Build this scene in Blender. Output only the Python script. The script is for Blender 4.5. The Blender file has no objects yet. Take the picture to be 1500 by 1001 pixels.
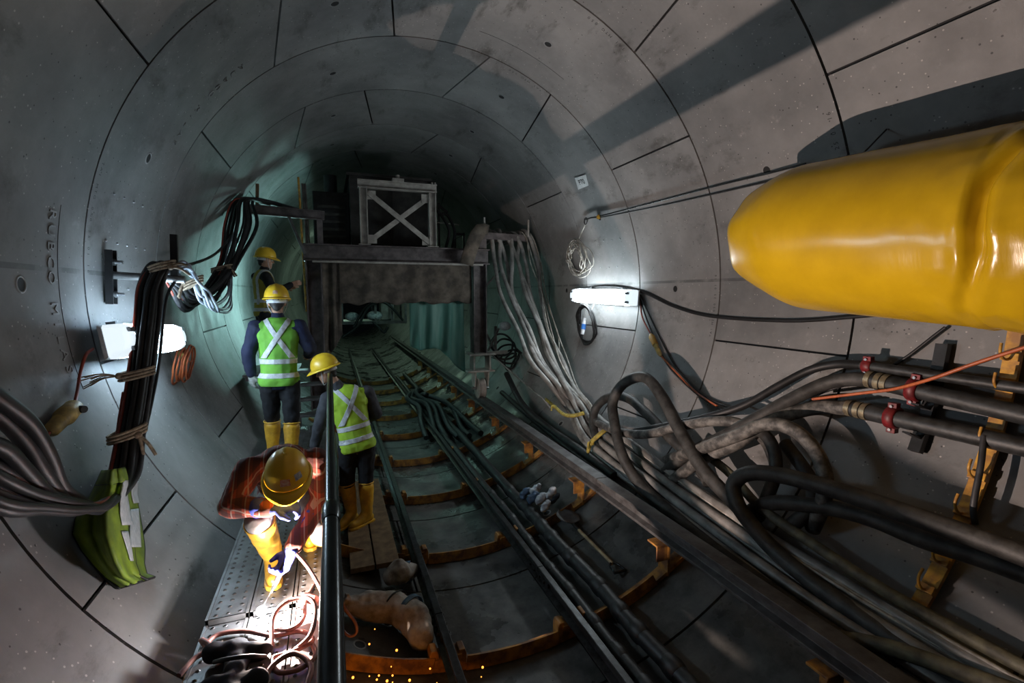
import bpy, bmesh, math, random
from mathutils import Vector, Matrix, noise
random.seed(7)
PI = math.pi
scene = bpy.context.scene
COL = scene.collection

# ------------------------------------------------------------------ camera, world, main lights, exposure
FPX, YAW, PIT = 706.9, 0.3575, -0.0982
CAM = Vector((-1.2457, 0.0, -0.0422))
FWD = Vector((math.sin(YAW)*math.cos(PIT), math.cos(YAW)*math.cos(PIT), math.sin(PIT)))
RGT = Vector((math.cos(YAW), -math.sin(YAW), 0))
UPV = RGT.cross(FWD)
cam_data = bpy.data.cameras.new('camera')
cam_data.sensor_width = 36.0
cam_data.lens = FPX/1500*36.0
cam_data.clip_start = 0.02
cam = bpy.data.objects.new('camera', cam_data)
COL.objects.link(cam)
mw = Matrix((RGT, UPV, -FWD)).transposed().to_4x4()
mw.translation = CAM
cam.matrix_world = mw
scene.camera = cam

world = bpy.data.worlds.new('world'); scene.world = world
world.use_nodes = True
world.node_tree.nodes['Background'].inputs[0].default_value = (0.5, 0.7, 0.8, 1)
world.node_tree.nodes['Background'].inputs[1].default_value = 0.002

scene.view_settings.view_transform = 'Standard'
scene.view_settings.look = 'None'
scene.view_settings.gamma = 1.0
scene.view_settings.use_curve_mapping = False
scene.view_settings.exposure = -0.45
scene.cycles.use_denoising = True
scene.cycles.max_bounces = 4
scene.cycles.glossy_bounces = 2
scene.cycles.transmission_bounces = 2
scene.cycles.diffuse_bounces = 2
scene.cycles.sample_clamp_indirect = 4.0

ARC = Vector((-1.66, 2.80, -1.765))
def lamp(kind, name, loc, power, color, **kw):
    d = bpy.data.lights.new(name, kind); d.energy = power; d.color = color
    for k, v in kw.items(): setattr(d, k, v)
    o = bpy.data.objects.new(name, d); COL.objects.link(o); o.location = loc
    return o
# the welding arc: burns at the foot of the inner deck seam and throws its light up and to the right
arc_l = lamp('AREA', 'weld_arc_light', ARC+Vector((0.026, -0.002, 0.024)), 250.0, (1.0, 0.78, 0.67), shape='DISK', size=0.007)
arc_l.rotation_euler = Vector((-0.92, 0.18, -0.35)).to_track_quat('Z', 'Y').to_euler()
lamp('POINT', 'weld_arc_core_light', ARC + Vector((0.0, -0.01, 0.045)), 6.0, (1.0, 0.86, 0.80), shadow_soft_size=0.012)
lamp('POINT', 'spark_glow_light', (-1.02, 2.70, -2.50), 5.0, (1.0, 0.36, 0.06), shadow_soft_size=0.05)

R = 2.9
RW = 1.5293
RY0 = 1.2806            # near face of ring number 0

# ------------------------------------------------------------------ rays of the photograph, used to survey points at a known distance
def ray(px, py): return FWD + RGT*((px-750)/FPX) + UPV*((500.5-py)/FPX)
def atY(px, py, y):
    v = ray(px, py); return CAM + v*(y/v.y)
def atZ(px, py, z):
    v = ray(px, py); return CAM + v*((z-CAM.z)/v.z)
def onR(px, py, r=R):
    v = ray(px, py); a = v.x**2+v.z**2; b = 2*(v.x*CAM.x+v.z*CAM.z); c = CAM.x**2+CAM.z**2-r*r
    return CAM + v*((-b+math.sqrt(b*b-4*a*c))/(2*a))
def cyl(ang, y, r=R):
    a = math.radians(ang); return Vector((r*math.cos(a), y, r*math.sin(a)))
def invert_z(x, r=R): return -math.sqrt(r*r-x*x)

# ------------------------------------------------------------------ materials
M = {}
def nodes_of(name):
    m = bpy.data.materials.new(name); m.use_nodes = True
    nt = m.node_tree; b = nt.nodes['Principled BSDF']
    return m, nt, b
def pos_node(nt):
    g = nt.nodes.new('ShaderNodeNewGeometry'); return g.outputs['Position']
def objc(nt):
    t = nt.nodes.new('ShaderNodeTexCoord'); return t.outputs['Object']
def noise_n(nt, vec, scale, detail=5, rough=0.6):
    n = nt.nodes.new('ShaderNodeTexNoise'); n.inputs['Scale'].default_value = scale
    n.inputs['Detail'].default_value = detail; n.inputs['Roughness'].default_value = rough
    nt.links.new(vec, n.inputs['Vector']); return n.outputs['Fac']
def ramp(nt, fac, p0, p1, c0=(0, 0, 0, 1), c1=(1, 1, 1, 1)):
    r = nt.nodes.new('ShaderNodeValToRGB'); e = r.color_ramp.elements
    e[0].position = p0; e[1].position = p1; e[0].color = c0; e[1].color = c1
    nt.links.new(fac, r.inputs[0]); return r.outputs[0]
def mix(nt, fac, a, b):
    m = nt.nodes.new('ShaderNodeMix'); m.data_type = 'RGBA'
    if isinstance(fac, float): m.inputs[0].default_value = fac
    else: nt.links.new(fac, m.inputs[0])
    for s, v in ((6, a), (7, b)):
        if isinstance(v, tuple): m.inputs[s].default_value = v
        else: nt.links.new(v, m.inputs[s])
    return m.outputs[2]
def math_n(nt, op, a, b=0.0):
    m = nt.nodes.new('ShaderNodeMath'); m.operation = op
    for i, v in enumerate((a, b)):
        if isinstance(v, (int, float)): m.inputs[i].default_value = v
        else: nt.links.new(v, m.inputs[i])
    return m.outputs[0]
def bump(nt, b, height, strength, dist=0.01):
    n = nt.nodes.new('ShaderNodeBump'); n.inputs['Strength'].default_value = strength
    n.inputs['Distance'].default_value = dist
    nt.links.new(height, n.inputs['Height']); nt.links.new(n.outputs[0], b.inputs['Normal'])
def c4(c): return (c[0], c[1], c[2], 1)
def mat(name, c1, c2=None, scale=8, lo=0.4, hi=0.65, rough=0.6, metal=0.0, bmp=0.2, bscale=30, spec=0.5, bd=0.006):
    m, nt, b = nodes_of(name); p = pos_node(nt)
    c2 = c2 or tuple(v*0.6 for v in c1)
    f = ramp(nt, noise_n(nt, p, scale), lo, hi)
    nt.links.new(mix(nt, f, c4(c2), c4(c1)), b.inputs['Base Color'])
    b.inputs['Roughness'].default_value = rough; b.inputs['Metallic'].default_value = metal
    b.inputs['Specular IOR Level'].default_value = spec
    if bmp: bump(nt, b, noise_n(nt, p, bscale, 4), bmp, bd)
    M[name] = m; return m
def emit(name, col, s):
    m, nt, b = nodes_of(name)
    b.inputs['Base Color'].default_value = c4(col); b.inputs['Emission Color'].default_value = c4(col)
    b.inputs['Emission Strength'].default_value = s; M[name] = m; return m

def concrete():
    m, nt, b = nodes_of('concrete'); p = pos_node(nt)
    sx = nt.nodes.new('ShaderNodeSeparateXYZ'); nt.links.new(p, sx.inputs[0])
    oi = nt.nodes.new('ShaderNodeObjectInfo')
    big = ramp(nt, noise_n(nt, p, 0.9, 6, 0.65), 0.3, 0.72, (0.115, 0.115, 0.116, 1), (0.25, 0.247, 0.244, 1))
    tone = math_n(nt, 'MULTIPLY_ADD', oi.outputs['Random'], 0.22)
    tone.node.inputs[2].default_value = 0.88
    hs = nt.nodes.new('ShaderNodeHueSaturation'); nt.links.new(tone, hs.inputs['Value']); nt.links.new(big, hs.inputs['Color'])
    col = hs.outputs[0]
    # dark stains and leak marks
    mp = nt.nodes.new('ShaderNodeMapping'); mp.inputs['Scale'].default_value = (2.2, 0.75, 0.9); nt.links.new(p, mp.inputs[0])
    st = ramp(nt, noise_n(nt, mp.outputs[0], 1.7, 8, 0.7), 0.56, 0.70)
    col = mix(nt, math_n(nt, 'MULTIPLY', st, 0.78), col, (0.055, 0.050, 0.046, 1))
    # pale scuffs
    sc = ramp(nt, noise_n(nt, p, 5.5, 7, 0.75), 0.60, 0.74)
    col = mix(nt, math_n(nt, 'MULTIPLY', sc, 0.40), col, (0.36, 0.35, 0.34, 1))
    # rust traces
    ru = ramp(nt, noise_n(nt, p, 2.6, 8, 0.7), 0.66, 0.76)
    col = mix(nt, math_n(nt, 'MULTIPLY', ru, 0.35), col, (0.20, 0.105, 0.055, 1))
    # air holes and pale aggregate flecks
    vo = nt.nodes.new('ShaderNodeTexVoronoi'); vo.inputs['Scale'].default_value = 26; nt.links.new(p, vo.inputs['Vector'])
    vr = nt.nodes.new('ShaderNodeSeparateColor'); nt.links.new(vo.outputs['Color'], vr.inputs[0])
    dot = math_n(nt, 'MULTIPLY', math_n(nt, 'LESS_THAN', vo.outputs['Distance'], 0.17), math_n(nt, 'GREATER_THAN', vr.outputs[0], 0.86))
    col = mix(nt, math_n(nt, 'MULTIPLY', dot, 0.8), col, (0.02, 0.02, 0.02, 1))
    vo2 = nt.nodes.new('ShaderNodeTexVoronoi'); vo2.inputs['Scale'].default_value = 34; nt.links.new(p, vo2.inputs['Vector'])
    vr2 = nt.nodes.new('ShaderNodeSeparateColor'); nt.links.new(vo2.outputs['Color'], vr2.inputs[0])
    fl = math_n(nt, 'MULTIPLY', math_n(nt, 'LESS_THAN', vo2.outputs['Distance'], 0.2), math_n(nt, 'GREATER_THAN', vr2.outputs[1], 0.90))
    col = mix(nt, math_n(nt, 'MULTIPLY', fl, 0.55), col, (0.5, 0.47, 0.44, 1))
    # the dark marker line snapped along both walls at spring line
    dz = math_n(nt, 'ABSOLUTE', math_n(nt, 'SUBTRACT', sx.outputs[2], 0.115))
    ln = math_n(nt, 'MULTIPLY', math_n(nt, 'LESS_THAN', dz, 0.017), ramp(nt, noise_n(nt, p, 2.0, 4), 0.40, 0.52))
    col = mix(nt, math_n(nt, 'MULTIPLY', ln, 0.6), col, (0.035, 0.035, 0.037, 1))
    # mud trodden over the invert
    mz = math_n(nt, 'ADD', sx.outputs[2], math_n(nt, 'MULTIPLY', noise_n(nt, p, 1.6, 6), 0.9))
    mud = ramp(nt, math_n(nt, 'MULTIPLY', mz, -1.0), 0.99, 1.0)
    mr = nt.nodes.new('ShaderNodeMapRange'); mr.inputs['From Min'].default_value = -1.45; mr.inputs['From Max'].default_value = -2.0
    nt.links.new(mz, mr.inputs['Value'])
    mudc = ramp(nt, noise_n(nt, p, 4, 7, 0.7), 0.35, 0.68, (0.030, 0.031, 0.030, 1), (0.115, 0.112, 0.105, 1))
    col = mix(nt, mr.outputs[0], col, mudc)
    nt.links.new(col, b.inputs['Base Color'])
    rg = ramp(nt, noise_n(nt, p, 3.0, 5), 0.35, 0.7, (0.48, 0.48, 0.48, 1), (0.72, 0.72, 0.72, 1))
    wet = ramp(nt, noise_n(nt, p, 1.5, 5), 0.42, 0.56, (0.20, 0.20, 0.20, 1), (0.6, 0.6, 0.6, 1))
    nt.links.new(mix(nt, mr.outputs[0], rg, wet), b.inputs['Roughness'])
    hgt = math_n(nt, 'ADD', noise_n(nt, p, 9, 8, 0.7), math_n(nt, 'MULTIPLY', dot, -0.8))
    bump(nt, b, hgt, 0.30, 0.012)
    M['concrete'] = m
concrete()
mat('joint', (0.010, 0.010, 0.011), rough=0.8, bmp=0)
mat('emboss', (0.24, 0.24, 0.24), (0.18, 0.18, 0.18), rough=0.6)
mat('stencil', (0.012, 0.012, 0.013), (0.03, 0.03, 0.03), rough=0.7, bmp=0)
mat('rail_steel', (0.060, 0.063, 0.066), (0.022, 0.021, 0.020), 14, rough=0.38, metal=0.55, bmp=0.3)
mat('girder', (0.115, 0.113, 0.112), (0.055, 0.050, 0.050), 9, rough=0.55, metal=0.2)
mat('yellow_steel', (0.42, 0.20, 0.035), (0.13, 0.058, 0.025), 9, 0.40, 0.62, rough=0.6)
mat('hook_yellow', (0.62, 0.33, 0.03), (0.30, 0.14, 0.03), 12, rough=0.45)
mat('black_pipe', (0.032, 0.035, 0.037), (0.010, 0.010, 0.010), 12, rough=0.5, bmp=0.5, bscale=14)
mat('grey_cable', (0.29, 0.28, 0.265), (0.12, 0.113, 0.105), 5, 0.36, 0.66, rough=0.45, bmp=0.12, bscale=18)
mat('hose', (0.062, 0.060, 0.056), (0.018, 0.017, 0.016), 9, 0.40, 0.70, rough=0.6, bmp=0.4, bscale=35)
mat('muddy_hose', (0.15, 0.142, 0.13), (0.036, 0.034, 0.032), 11, 0.42, 0.62, rough=0.65, bmp=0.5, bscale=35)
mat('olive_cable', (0.16, 0.15, 0.095), (0.06, 0.055, 0.04), 10, rough=0.6)
mat('black_cable', (0.016, 0.016, 0.018), (0.009, 0.009, 0.009), 10, rough=0.5, bmp=0.1, spec=0.35)
mat('slate_cable', (0.040, 0.040, 0.044), (0.018, 0.018, 0.020), 10, rough=0.5, bmp=0.1, spec=0.4)
mat('white_cable', (0.30, 0.34, 0.40), (0.18, 0.20, 0.24), 10, rough=0.4, bmp=0.1)
mat('orange_cable', (0.50, 0.125, 0.038), (0.30, 0.07, 0.025), 10, rough=0.45, bmp=0.1)
mat('red_cable', (0.36, 0.06, 0.03), (0.2, 0.03, 0.02), 10, rough=0.45, bmp=0.1)
mat('pink_hose', (0.30, 0.13, 0.10), (0.13, 0.05, 0.045), 14, rough=0.45, bmp=0.1)
mat('wire', (0.42, 0.40, 0.36), (0.20, 0.18, 0.15), 10, rough=0.45, bmp=0.1)
mat('rope', (0.36, 0.29, 0.21), (0.18, 0.13, 0.09), 30, rough=0.9, bmp=0.6, bscale=90)
mat('yellow_rope', (0.50, 0.40, 0.07), (0.26, 0.20, 0.05), 20, rough=0.8, bmp=0.5, bscale=60)
mat('galvanised', (0.17, 0.172, 0.175), (0.075, 0.070, 0.066), 7, 0.35, 0.68, rough=0.42, metal=0.55, bmp=0.25)
mat('tube_steel', (0.050, 0.060, 0.066), (0.028, 0.030, 0.032), 9, rough=0.26, metal=0.6, bmp=0.08)
mat('bolt', (0.45, 0.46, 0.48), (0.25, 0.25, 0.26), 20, rough=0.3, metal=0.8)
mat('black_steel', (0.020, 0.020, 0.022), (0.010, 0.010, 0.010), 9, rough=0.45, metal=0.3)
mat('gantry_paint', (0.155, 0.130, 0.130), (0.055, 0.046, 0.046), 6, 0.36, 0.66, rough=0.6, metal=0.1)
mat('gantry_dusty', (0.46, 0.43, 0.39), (0.27, 0.25, 0.225), 6, rough=0.75)
mat('machine', (0.045, 0.040, 0.036), (0.02, 0.018, 0.016), 5, rough=0.7)
mat('canvas', (0.135, 0.110, 0.085), (0.050, 0.040, 0.032), 5, 0.40, 0.66, rough=0.85, bmp=0.5, bscale=20)
mat('timber', (0.22, 0.145, 0.075), (0.12, 0.075, 0.04), 10, rough=0.75)
mat('timber_handle', (0.50, 0.38, 0.22), (0.30, 0.22, 0.12), 10, rough=0.6)
mat('sack', (0.40, 0.37, 0.335), (0.15, 0.125, 0.10), 7, 0.36, 0.62, rough=0.85, bmp=0.6, bscale=25)
mat('sack_blue', (0.06, 0.14, 0.22), (0.04, 0.08, 0.13), 20, rough=0.8)
mat('litter_white', (0.58, 0.60, 0.62), (0.25, 0.27, 0.30), 18, rough=0.5)
mat('litter_blue', (0.07, 0.13, 0.22), (0.04, 0.07, 0.12), 18, rough=0.5)
mat('red_paint', (0.19, 0.012, 0.016), (0.09, 0.008, 0.010), 14, rough=0.5)
mat('brass', (0.34, 0.29, 0.19), (0.18, 0.15, 0.10), 20, rough=0.4, metal=0.6)
mat('white_plastic', (0.62, 0.64, 0.66), (0.45, 0.47, 0.5), 20, rough=0.4, bmp=0)
mat('blue_plastic', (0.03, 0.16, 0.50), (0.02, 0.11, 0.36), 20, rough=0.4, bmp=0)
mat('plug_yellow', (0.50, 0.36, 0.10), (0.26, 0.20, 0.08), 20, rough=0.55)
mat('paper', (0.72, 0.72, 0.72), (0.6, 0.6, 0.6), 20, rough=0.8, bmp=0)
mat('skin', (0.42, 0.24, 0.16), (0.34, 0.18, 0.115), 18, rough=0.55, bmp=0.1)
mat('hair', (0.012, 0.010, 0.009), (0.02, 0.016, 0.014), 40, rough=0.6)
mat('helmet_yellow', (0.86, 0.58, 0.035), (0.78, 0.49, 0.03), 5, rough=0.33, bmp=0.04)
mat('boot_yellow', (0.72, 0.40, 0.028), (0.42, 0.22, 0.03), 7, 0.34, 0.6, rough=0.42, bmp=0.2)
mat('navy_cloth', (0.006, 0.011, 0.046), (0.004, 0.007, 0.026), 9, rough=0.85, bmp=0.4)
mat('black_cloth', (0.009, 0.010, 0.014), (0.006, 0.006, 0.008), 9, rough=0.9, bmp=0.4)
mat('charcoal_cloth', (0.060, 0.062, 0.072), (0.032, 0.033, 0.040), 9, rough=0.9, bmp=0.4)
mat('grey_cloth', (0.24, 0.235, 0.23), (0.11, 0.10, 0.095), 9, 0.35, 0.65, rough=0.9, bmp=0.4)
mat('blue_glove', (0.030, 0.055, 0.36), (0.018, 0.03, 0.20), 9, rough=0.8, bmp=0.4)
mat('grey_glove', (0.30, 0.31, 0.29), (0.18, 0.18, 0.17), 14, rough=0.9)
mat('vest_green', (0.17, 0.44, 0.045), (0.12, 0.33, 0.035), 6, rough=0.75, bmp=0.3, bscale=14)
mat('vest_lime', (0.40, 0.62, 0.035), (0.30, 0.48, 0.03), 6, rough=0.75, bmp=0.3, bscale=14)
mat('vest_olive', (0.20, 0.30, 0.018), (0.10, 0.16, 0.014), 6, rough=0.7, bmp=0.4, bscale=14)
mat('vest_amber', (0.40, 0.33, 0.03), (0.28, 0.23, 0.025), 6, rough=0.75, bmp=0.3, bscale=14)
mat('reflective', (0.60, 0.62, 0.64), (0.44, 0.46, 0.48), 30, rough=0.45, bmp=0.1)
mat('black_bag', (0.008, 0.010, 0.013), (0.012, 0.014, 0.018), 6, rough=0.9, spec=0.2, bmp=0.5, bscale=12)
mat('sticker_blue', (0.10, 0.20, 0.42), (0.5, 0.55, 0.6), 60, rough=0.4, bmp=0)
mat('sticker_green', (0.02, 0.22, 0.06), (0.05, 0.3, 0.1), 60, rough=0.4, bmp=0)
mat('sticker_red', (0.5, 0.12, 0.05), (0.6, 0.5, 0.4), 60, rough=0.4, bmp=0)
mat('clip_grey', (0.30, 0.33, 0.36), (0.22, 0.24, 0.27), 20, rough=0.5, bmp=0)
mat('electrode', (0.1, 0.1, 0.1), rough=0.5, metal=0.5)
emit('lamp_left', (0.62, 0.83, 1.0), 50.0)
emit('lamp_right', (0.84, 0.95, 1.0), 46.0)
emit('lamp_green', (0.50, 0.98, 0.95), 150.0)
emit('lamp_far', (0.62, 1.0, 0.72), 60.0)
emit('added_backlight', (0.50, 1.0, 0.86), 22.0)
emit('lamp_end', (0.80, 0.92, 1.0), 1.3)
emit('arc_core', (0.93, 0.95, 1.0), 900.0)
emit('ember', (1.0, 0.30, 0.04), 5.0)

def pvc():
    m, nt, b = nodes_of('yellow_pvc'); p = pos_node(nt)
    f = noise_n(nt, p, 3, 5)
    nt.links.new(ramp(nt, f, 0.3, 0.75, (0.40, 0.245, 0.005, 1), (0.52, 0.33, 0.008, 1)), b.inputs['Base Color'])
    b.inputs['Roughness'].default_value = 0.24
    mp = nt.nodes.new('ShaderNodeMapping'); mp.inputs['Scale'].default_value = (3, 22, 3); nt.links.new(p, mp.inputs[0])
    bump(nt, b, noise_n(nt, mp.outputs[0], 1.3, 4), 0.16, 0.006)
    M['yellow_pvc'] = m
pvc()
def green_tarp():
    m, nt, b = nodes_of('green_tarp'); p = pos_node(nt)
    mp = nt.nodes.new('ShaderNodeMapping'); mp.inputs['Scale'].default_value = (6, 6, 0.8); nt.links.new(p, mp.inputs[0])
    nt.links.new(ramp(nt, noise_n(nt, mp.outputs[0], 1.5, 6), 0.3, 0.7, (0.07, 0.24, 0.20, 1), (0.22, 0.42, 0.35, 1)), b.inputs['Base Color'])
    b.inputs['Roughness'].default_value = 0.55
    b.inputs['Transmission Weight'].default_value = 0.0
    tr = nt.nodes.new('ShaderNodeBsdfTranslucent'); tr.inputs[0].default_value = (0.05, 0.28, 0.23, 1)
    mx = nt.nodes.new('ShaderNodeMixShader'); mx.inputs[0].default_value = 0.35
    nt.links.new(b.outputs[0], mx.inputs[1]); nt.links.new(tr.outputs[0], mx.inputs[2])
    nt.links.new(mx.outputs[0], nt.nodes['Material Output'].inputs[0])
    bump(nt, b, noise_n(nt, mp.outputs[0], 4, 4), 0.4, 0.01)
    M['green_tarp'] = m
green_tarp()
def plaid():
    m, nt, b = nodes_of('plaid'); p = pos_node(nt)
    s = nt.nodes.new('ShaderNodeSeparateXYZ'); nt.links.new(p, s.inputs[0])
    def st(axis, per, w, off=0.0):
        return math_n(nt, 'LESS_THAN', math_n(nt, 'FRACT', math_n(nt, 'ADD', math_n(nt, 'MULTIPLY', axis, 1.0/per), off)), w)
    yz = math_n(nt, 'SUBTRACT', s.outputs[2], math_n(nt, 'MULTIPLY', s.outputs[1], 0.8))
    a = st(s.outputs[0], 0.075, 0.5); c = st(yz, 0.085, 0.5)
    base = mix(nt, math_n(nt, 'MULTIPLY', a, 0.6), (0.30, 0.048, 0.026, 1), (0.028, 0.018, 0.016, 1))
    base = mix(nt, math_n(nt, 'MULTIPLY', c, 0.6), base, (0.022, 0.015, 0.015, 1))
    pale = math_n(nt, 'MAXIMUM', st(s.outputs[0], 0.075, 0.10, 0.3), st(yz, 0.085, 0.10, 0.3))
    base = mix(nt, math_n(nt, 'MULTIPLY', pale, 0.55), base, (0.40, 0.34, 0.28, 1))
    nt.links.new(base, b.inputs['Base Color']); b.inputs['Roughness'].default_value = 0.9
    bump(nt, b, noise_n(nt, p, 16, 4), 0.4, 0.01)
    M['plaid'] = m
plaid()

# ------------------------------------------------------------------ mesh helpers
def link(o, parent=None):
    COL.objects.link(o)
    if parent is not None:
        o.parent = parent
        o.matrix_parent_inverse = Matrix.Translation(-parent.location) if parent.type == 'EMPTY' else Matrix()
    return o
class MB:
    def __init__(s): s.v = []; s.f = []; s.sm = []
    def add(s, vs, fs, smooth=False):
        k = len(s.v); s.v += [tuple(x) for x in vs]
        for f in fs: s.f.append(tuple(i+k for i in f)); s.sm.append(smooth)
        return s
    def box(s, c, d, rot=None):
        c = Vector(c); h = Vector(d)/2
        vs = []
        for x in (-1, 1):
            for y in (-1, 1):
                for z in (-1, 1):
                    p = Vector((x*h.x, y*h.y, z*h.z))
                    if rot is not None: p = rot @ p
                    vs.append(c+p)
        return s.add(vs, [(0, 1, 3, 2), (4, 6, 7, 5), (0, 4, 5, 1), (2, 3, 7, 6), (0, 2, 6, 4), (1, 5, 7, 3)])
    def bar(s, a, b, w, h, up=(0, 0, 1)):
        a, b = Vector(a), Vector(b); d = (b-a); L = d.length; d.normalize()
        u = d.cross(Vector(up));
        if u.length < 1e-4: u = d.cross(Vector((1, 0, 0)))
        u.normalize(); n = u.cross(d)
        return s.box((a+b)/2, (w, L, h), Matrix((u, d, n)).transposed())
    def prism(s, poly, a, b, up=(0, 0, 1)):
        """poly in (side, up) coordinates swept from a to b"""
        a, b = Vector(a), Vector(b); d = (b-a).normalized(); u = d.cross(Vector(up)); u.normalize(); n = u.cross(d)
        m = len(poly)
        vs = [a+u*p[0]+n*p[1] for p in poly]+[b+u*p[0]+n*p[1] for p in poly]
        fs = [tuple(range(m-1, -1, -1)), tuple(range(m, 2*m))]
        fs += [(i, (i+1) % m, m+(i+1) % m, m+i) for i in range(m)]
        return s.add(vs, fs)
    def hbeam(s, a, b, w, h, t=0.02, up=(0, 0, 1)):
        W, H = w/2, h/2
        poly = [(-W, -H), (W, -H), (W, -H+t), (t/2, -H+t), (t/2, H-t), (W, H-t), (W, H), (-W, H), (-W, H-t), (-t/2, H-t), (-t/2, -H+t), (-W, -H+t)]
        return s.prism(poly, a, b, up)
    def tube(s, pts, r, n=8, cap=True):
        pts = [Vector(p) for p in pts]; m = len(pts)
        rr = r if isinstance(r, (list, tuple)) else [r]*m
        t0 = (pts[1]-pts[0]).normalized()
        u = t0.orthogonal().normalized()
        rings = []
        for i in range(m):
            t = (pts[min(i+1, m-1)]-pts[max(i-1, 0)])
            t = t.normalized() if t.length > 1e-9 else t0
            u = (u - t*u.dot(t))
            u = u.normalized() if u.length > 1e-6 else t.orthogonal().normalized()
            w = t.cross(u)
            rings.append([pts[i]+(u*math.cos(2*PI*k/n)+w*math.sin(2*PI*k/n))*rr[i] for k in range(n)])
        vs = [p for rg in rings for p in rg]
        fs = [(i*n+k, i*n+(k+1) % n, (i+1)*n+(k+1) % n, (i+1)*n+k) for i in range(m-1) for k in range(n)]
        s.add(vs, fs, True)
        if cap:
            s.add(rings[0], [tuple(range(n-1, -1, -1))]); s.add(rings[-1], [tuple(range(n))])
        return s
    def cyl(s, a, b, r, n=16, r2=None):
        return s.tube([a, b], [r, r if r2 is None else r2], n)
    def ball(s, c, r, nu=12, nv=8, sc=(1, 1, 1)):
        c = Vector(c); vs = [c+Vector((0, 0, r*sc[2]))]
        for j in range(1, nv):
            a = PI*j/nv
            for i in range(nu):
                b = 2*PI*i/nu
                vs.append(c+Vector((r*sc[0]*math.sin(a)*math.cos(b), r*sc[1]*math.sin(a)*math.sin(b), r*sc[2]*math.cos(a))))
        vs.append(c-Vector((0, 0, r*sc[2])))
        fs = [(0, 1+i, 1+(i+1) % nu) for i in range(nu)]
        for j in range(nv-2):
            for i in range(nu):
                a = 1+j*nu+i; b = 1+j*nu+(i+1) % nu
                fs.append((a, a+nu, b+nu, b))
        e = len(vs)-1; k = 1+(nv-2)*nu
        fs += [(k+i, e, k+(i+1) % nu) for i in range(nu)]
        return s.add(vs, fs, True)
    def lathe(s, prof, o, axis, n=20, smooth=True):
        o = Vector(o); ax = Vector(axis).normalized(); u = ax.orthogonal().normalized(); w = ax.cross(u)
        m = len(prof); vs = []
        for (r, h) in prof:
            for k in range(n):
                a = 2*PI*k/n; vs.append(o+ax*h+(u*math.cos(a)+w*math.sin(a))*r)
        fs = [(i*n+k, i*n+(k+1) % n, (i+1)*n+(k+1) % n, (i+1)*n+k) for i in range(m-1) for k in range(n)]
        return s.add(vs, fs, smooth)
    def mesh(s, name):
        me = bpy.data.meshes.new(name); me.from_pydata(s.v, [], s.f)
        me.polygons.foreach_set('use_smooth', s.sm); me.update(); return me
    def build(s, name, material, parent=None, bevel=0.0):
        me = s.mesh(name); me.materials.append(M[material] if isinstance(material, str) else material)
        o = bpy.data.objects.new(name, me); link(o, parent)
        if bevel:
            b = o.modifiers.new('bevel', 'BEVEL'); b.width = bevel; b.segments = 2; b.limit_method = 'ANGLE'
        return o
def tag(o, label, cat, group=None):
    o['label'] = label; o['category'] = cat
    if group: o['group'] = group
    return o
def thing(name, label, cat, loc=(0, 0, 0), group=None):
    o = bpy.data.objects.new(name, None); o.empty_display_size = 0.1; COL.objects.link(o); o.location = loc
    return tag(o, label, cat, group)
def spline(pts, n=8, closed=False):
    """Catmull-Rom through the points"""
    P = [Vector(p) for p in pts]; out = []; m = len(P)
    for i in range(m-1):
        p0 = P[i-1] if i > 0 else P[0]*2-P[1]
        p1, p2 = P[i], P[i+1]
        p3 = P[i+2] if i+2 < m else P[-1]*2-P[-2]
        for k in range(n):
            t = k/n
            out.append(0.5*((2*p1)+(p2-p0)*t+(2*p0-5*p1+4*p2-p3)*t*t+(3*p1-p0-3*p2+p3)*t**3))
    out.append(P[-1]); return out
def inside(pts, r):
    out = []
    for p in pts:
        q = math.hypot(p.x, p.z); k = min(1.0, (R-r-0.004)/max(q, 1e-6)); out.append(Vector((p.x*k, p.y, p.z*k)))
    return out
def cable(name, pts, r, material, label, cat='cable', group=None, n=8, res=8):
    return tag(MB().tube(inside(spline(pts, res), r), r, n).build(name, material), label, cat, group)
def coil_pts(c, u, w, rx, ry, turns, jit=0.02, seed=0, steps=14):
    rnd = random.Random(seed); c, u, w = Vector(c), Vector(u), Vector(w); nrm = u.cross(w).normalized(); out = []
    for i in range(turns*steps+1):
        a = 2*PI*i/steps
        k = 1+rnd.uniform(-jit, jit)*2.5
        out.append(c+u*math.cos(a)*rx*k+w*math.sin(a)*ry*k+nrm*rnd.uniform(-jit, jit)*1.2)
    return out

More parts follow.
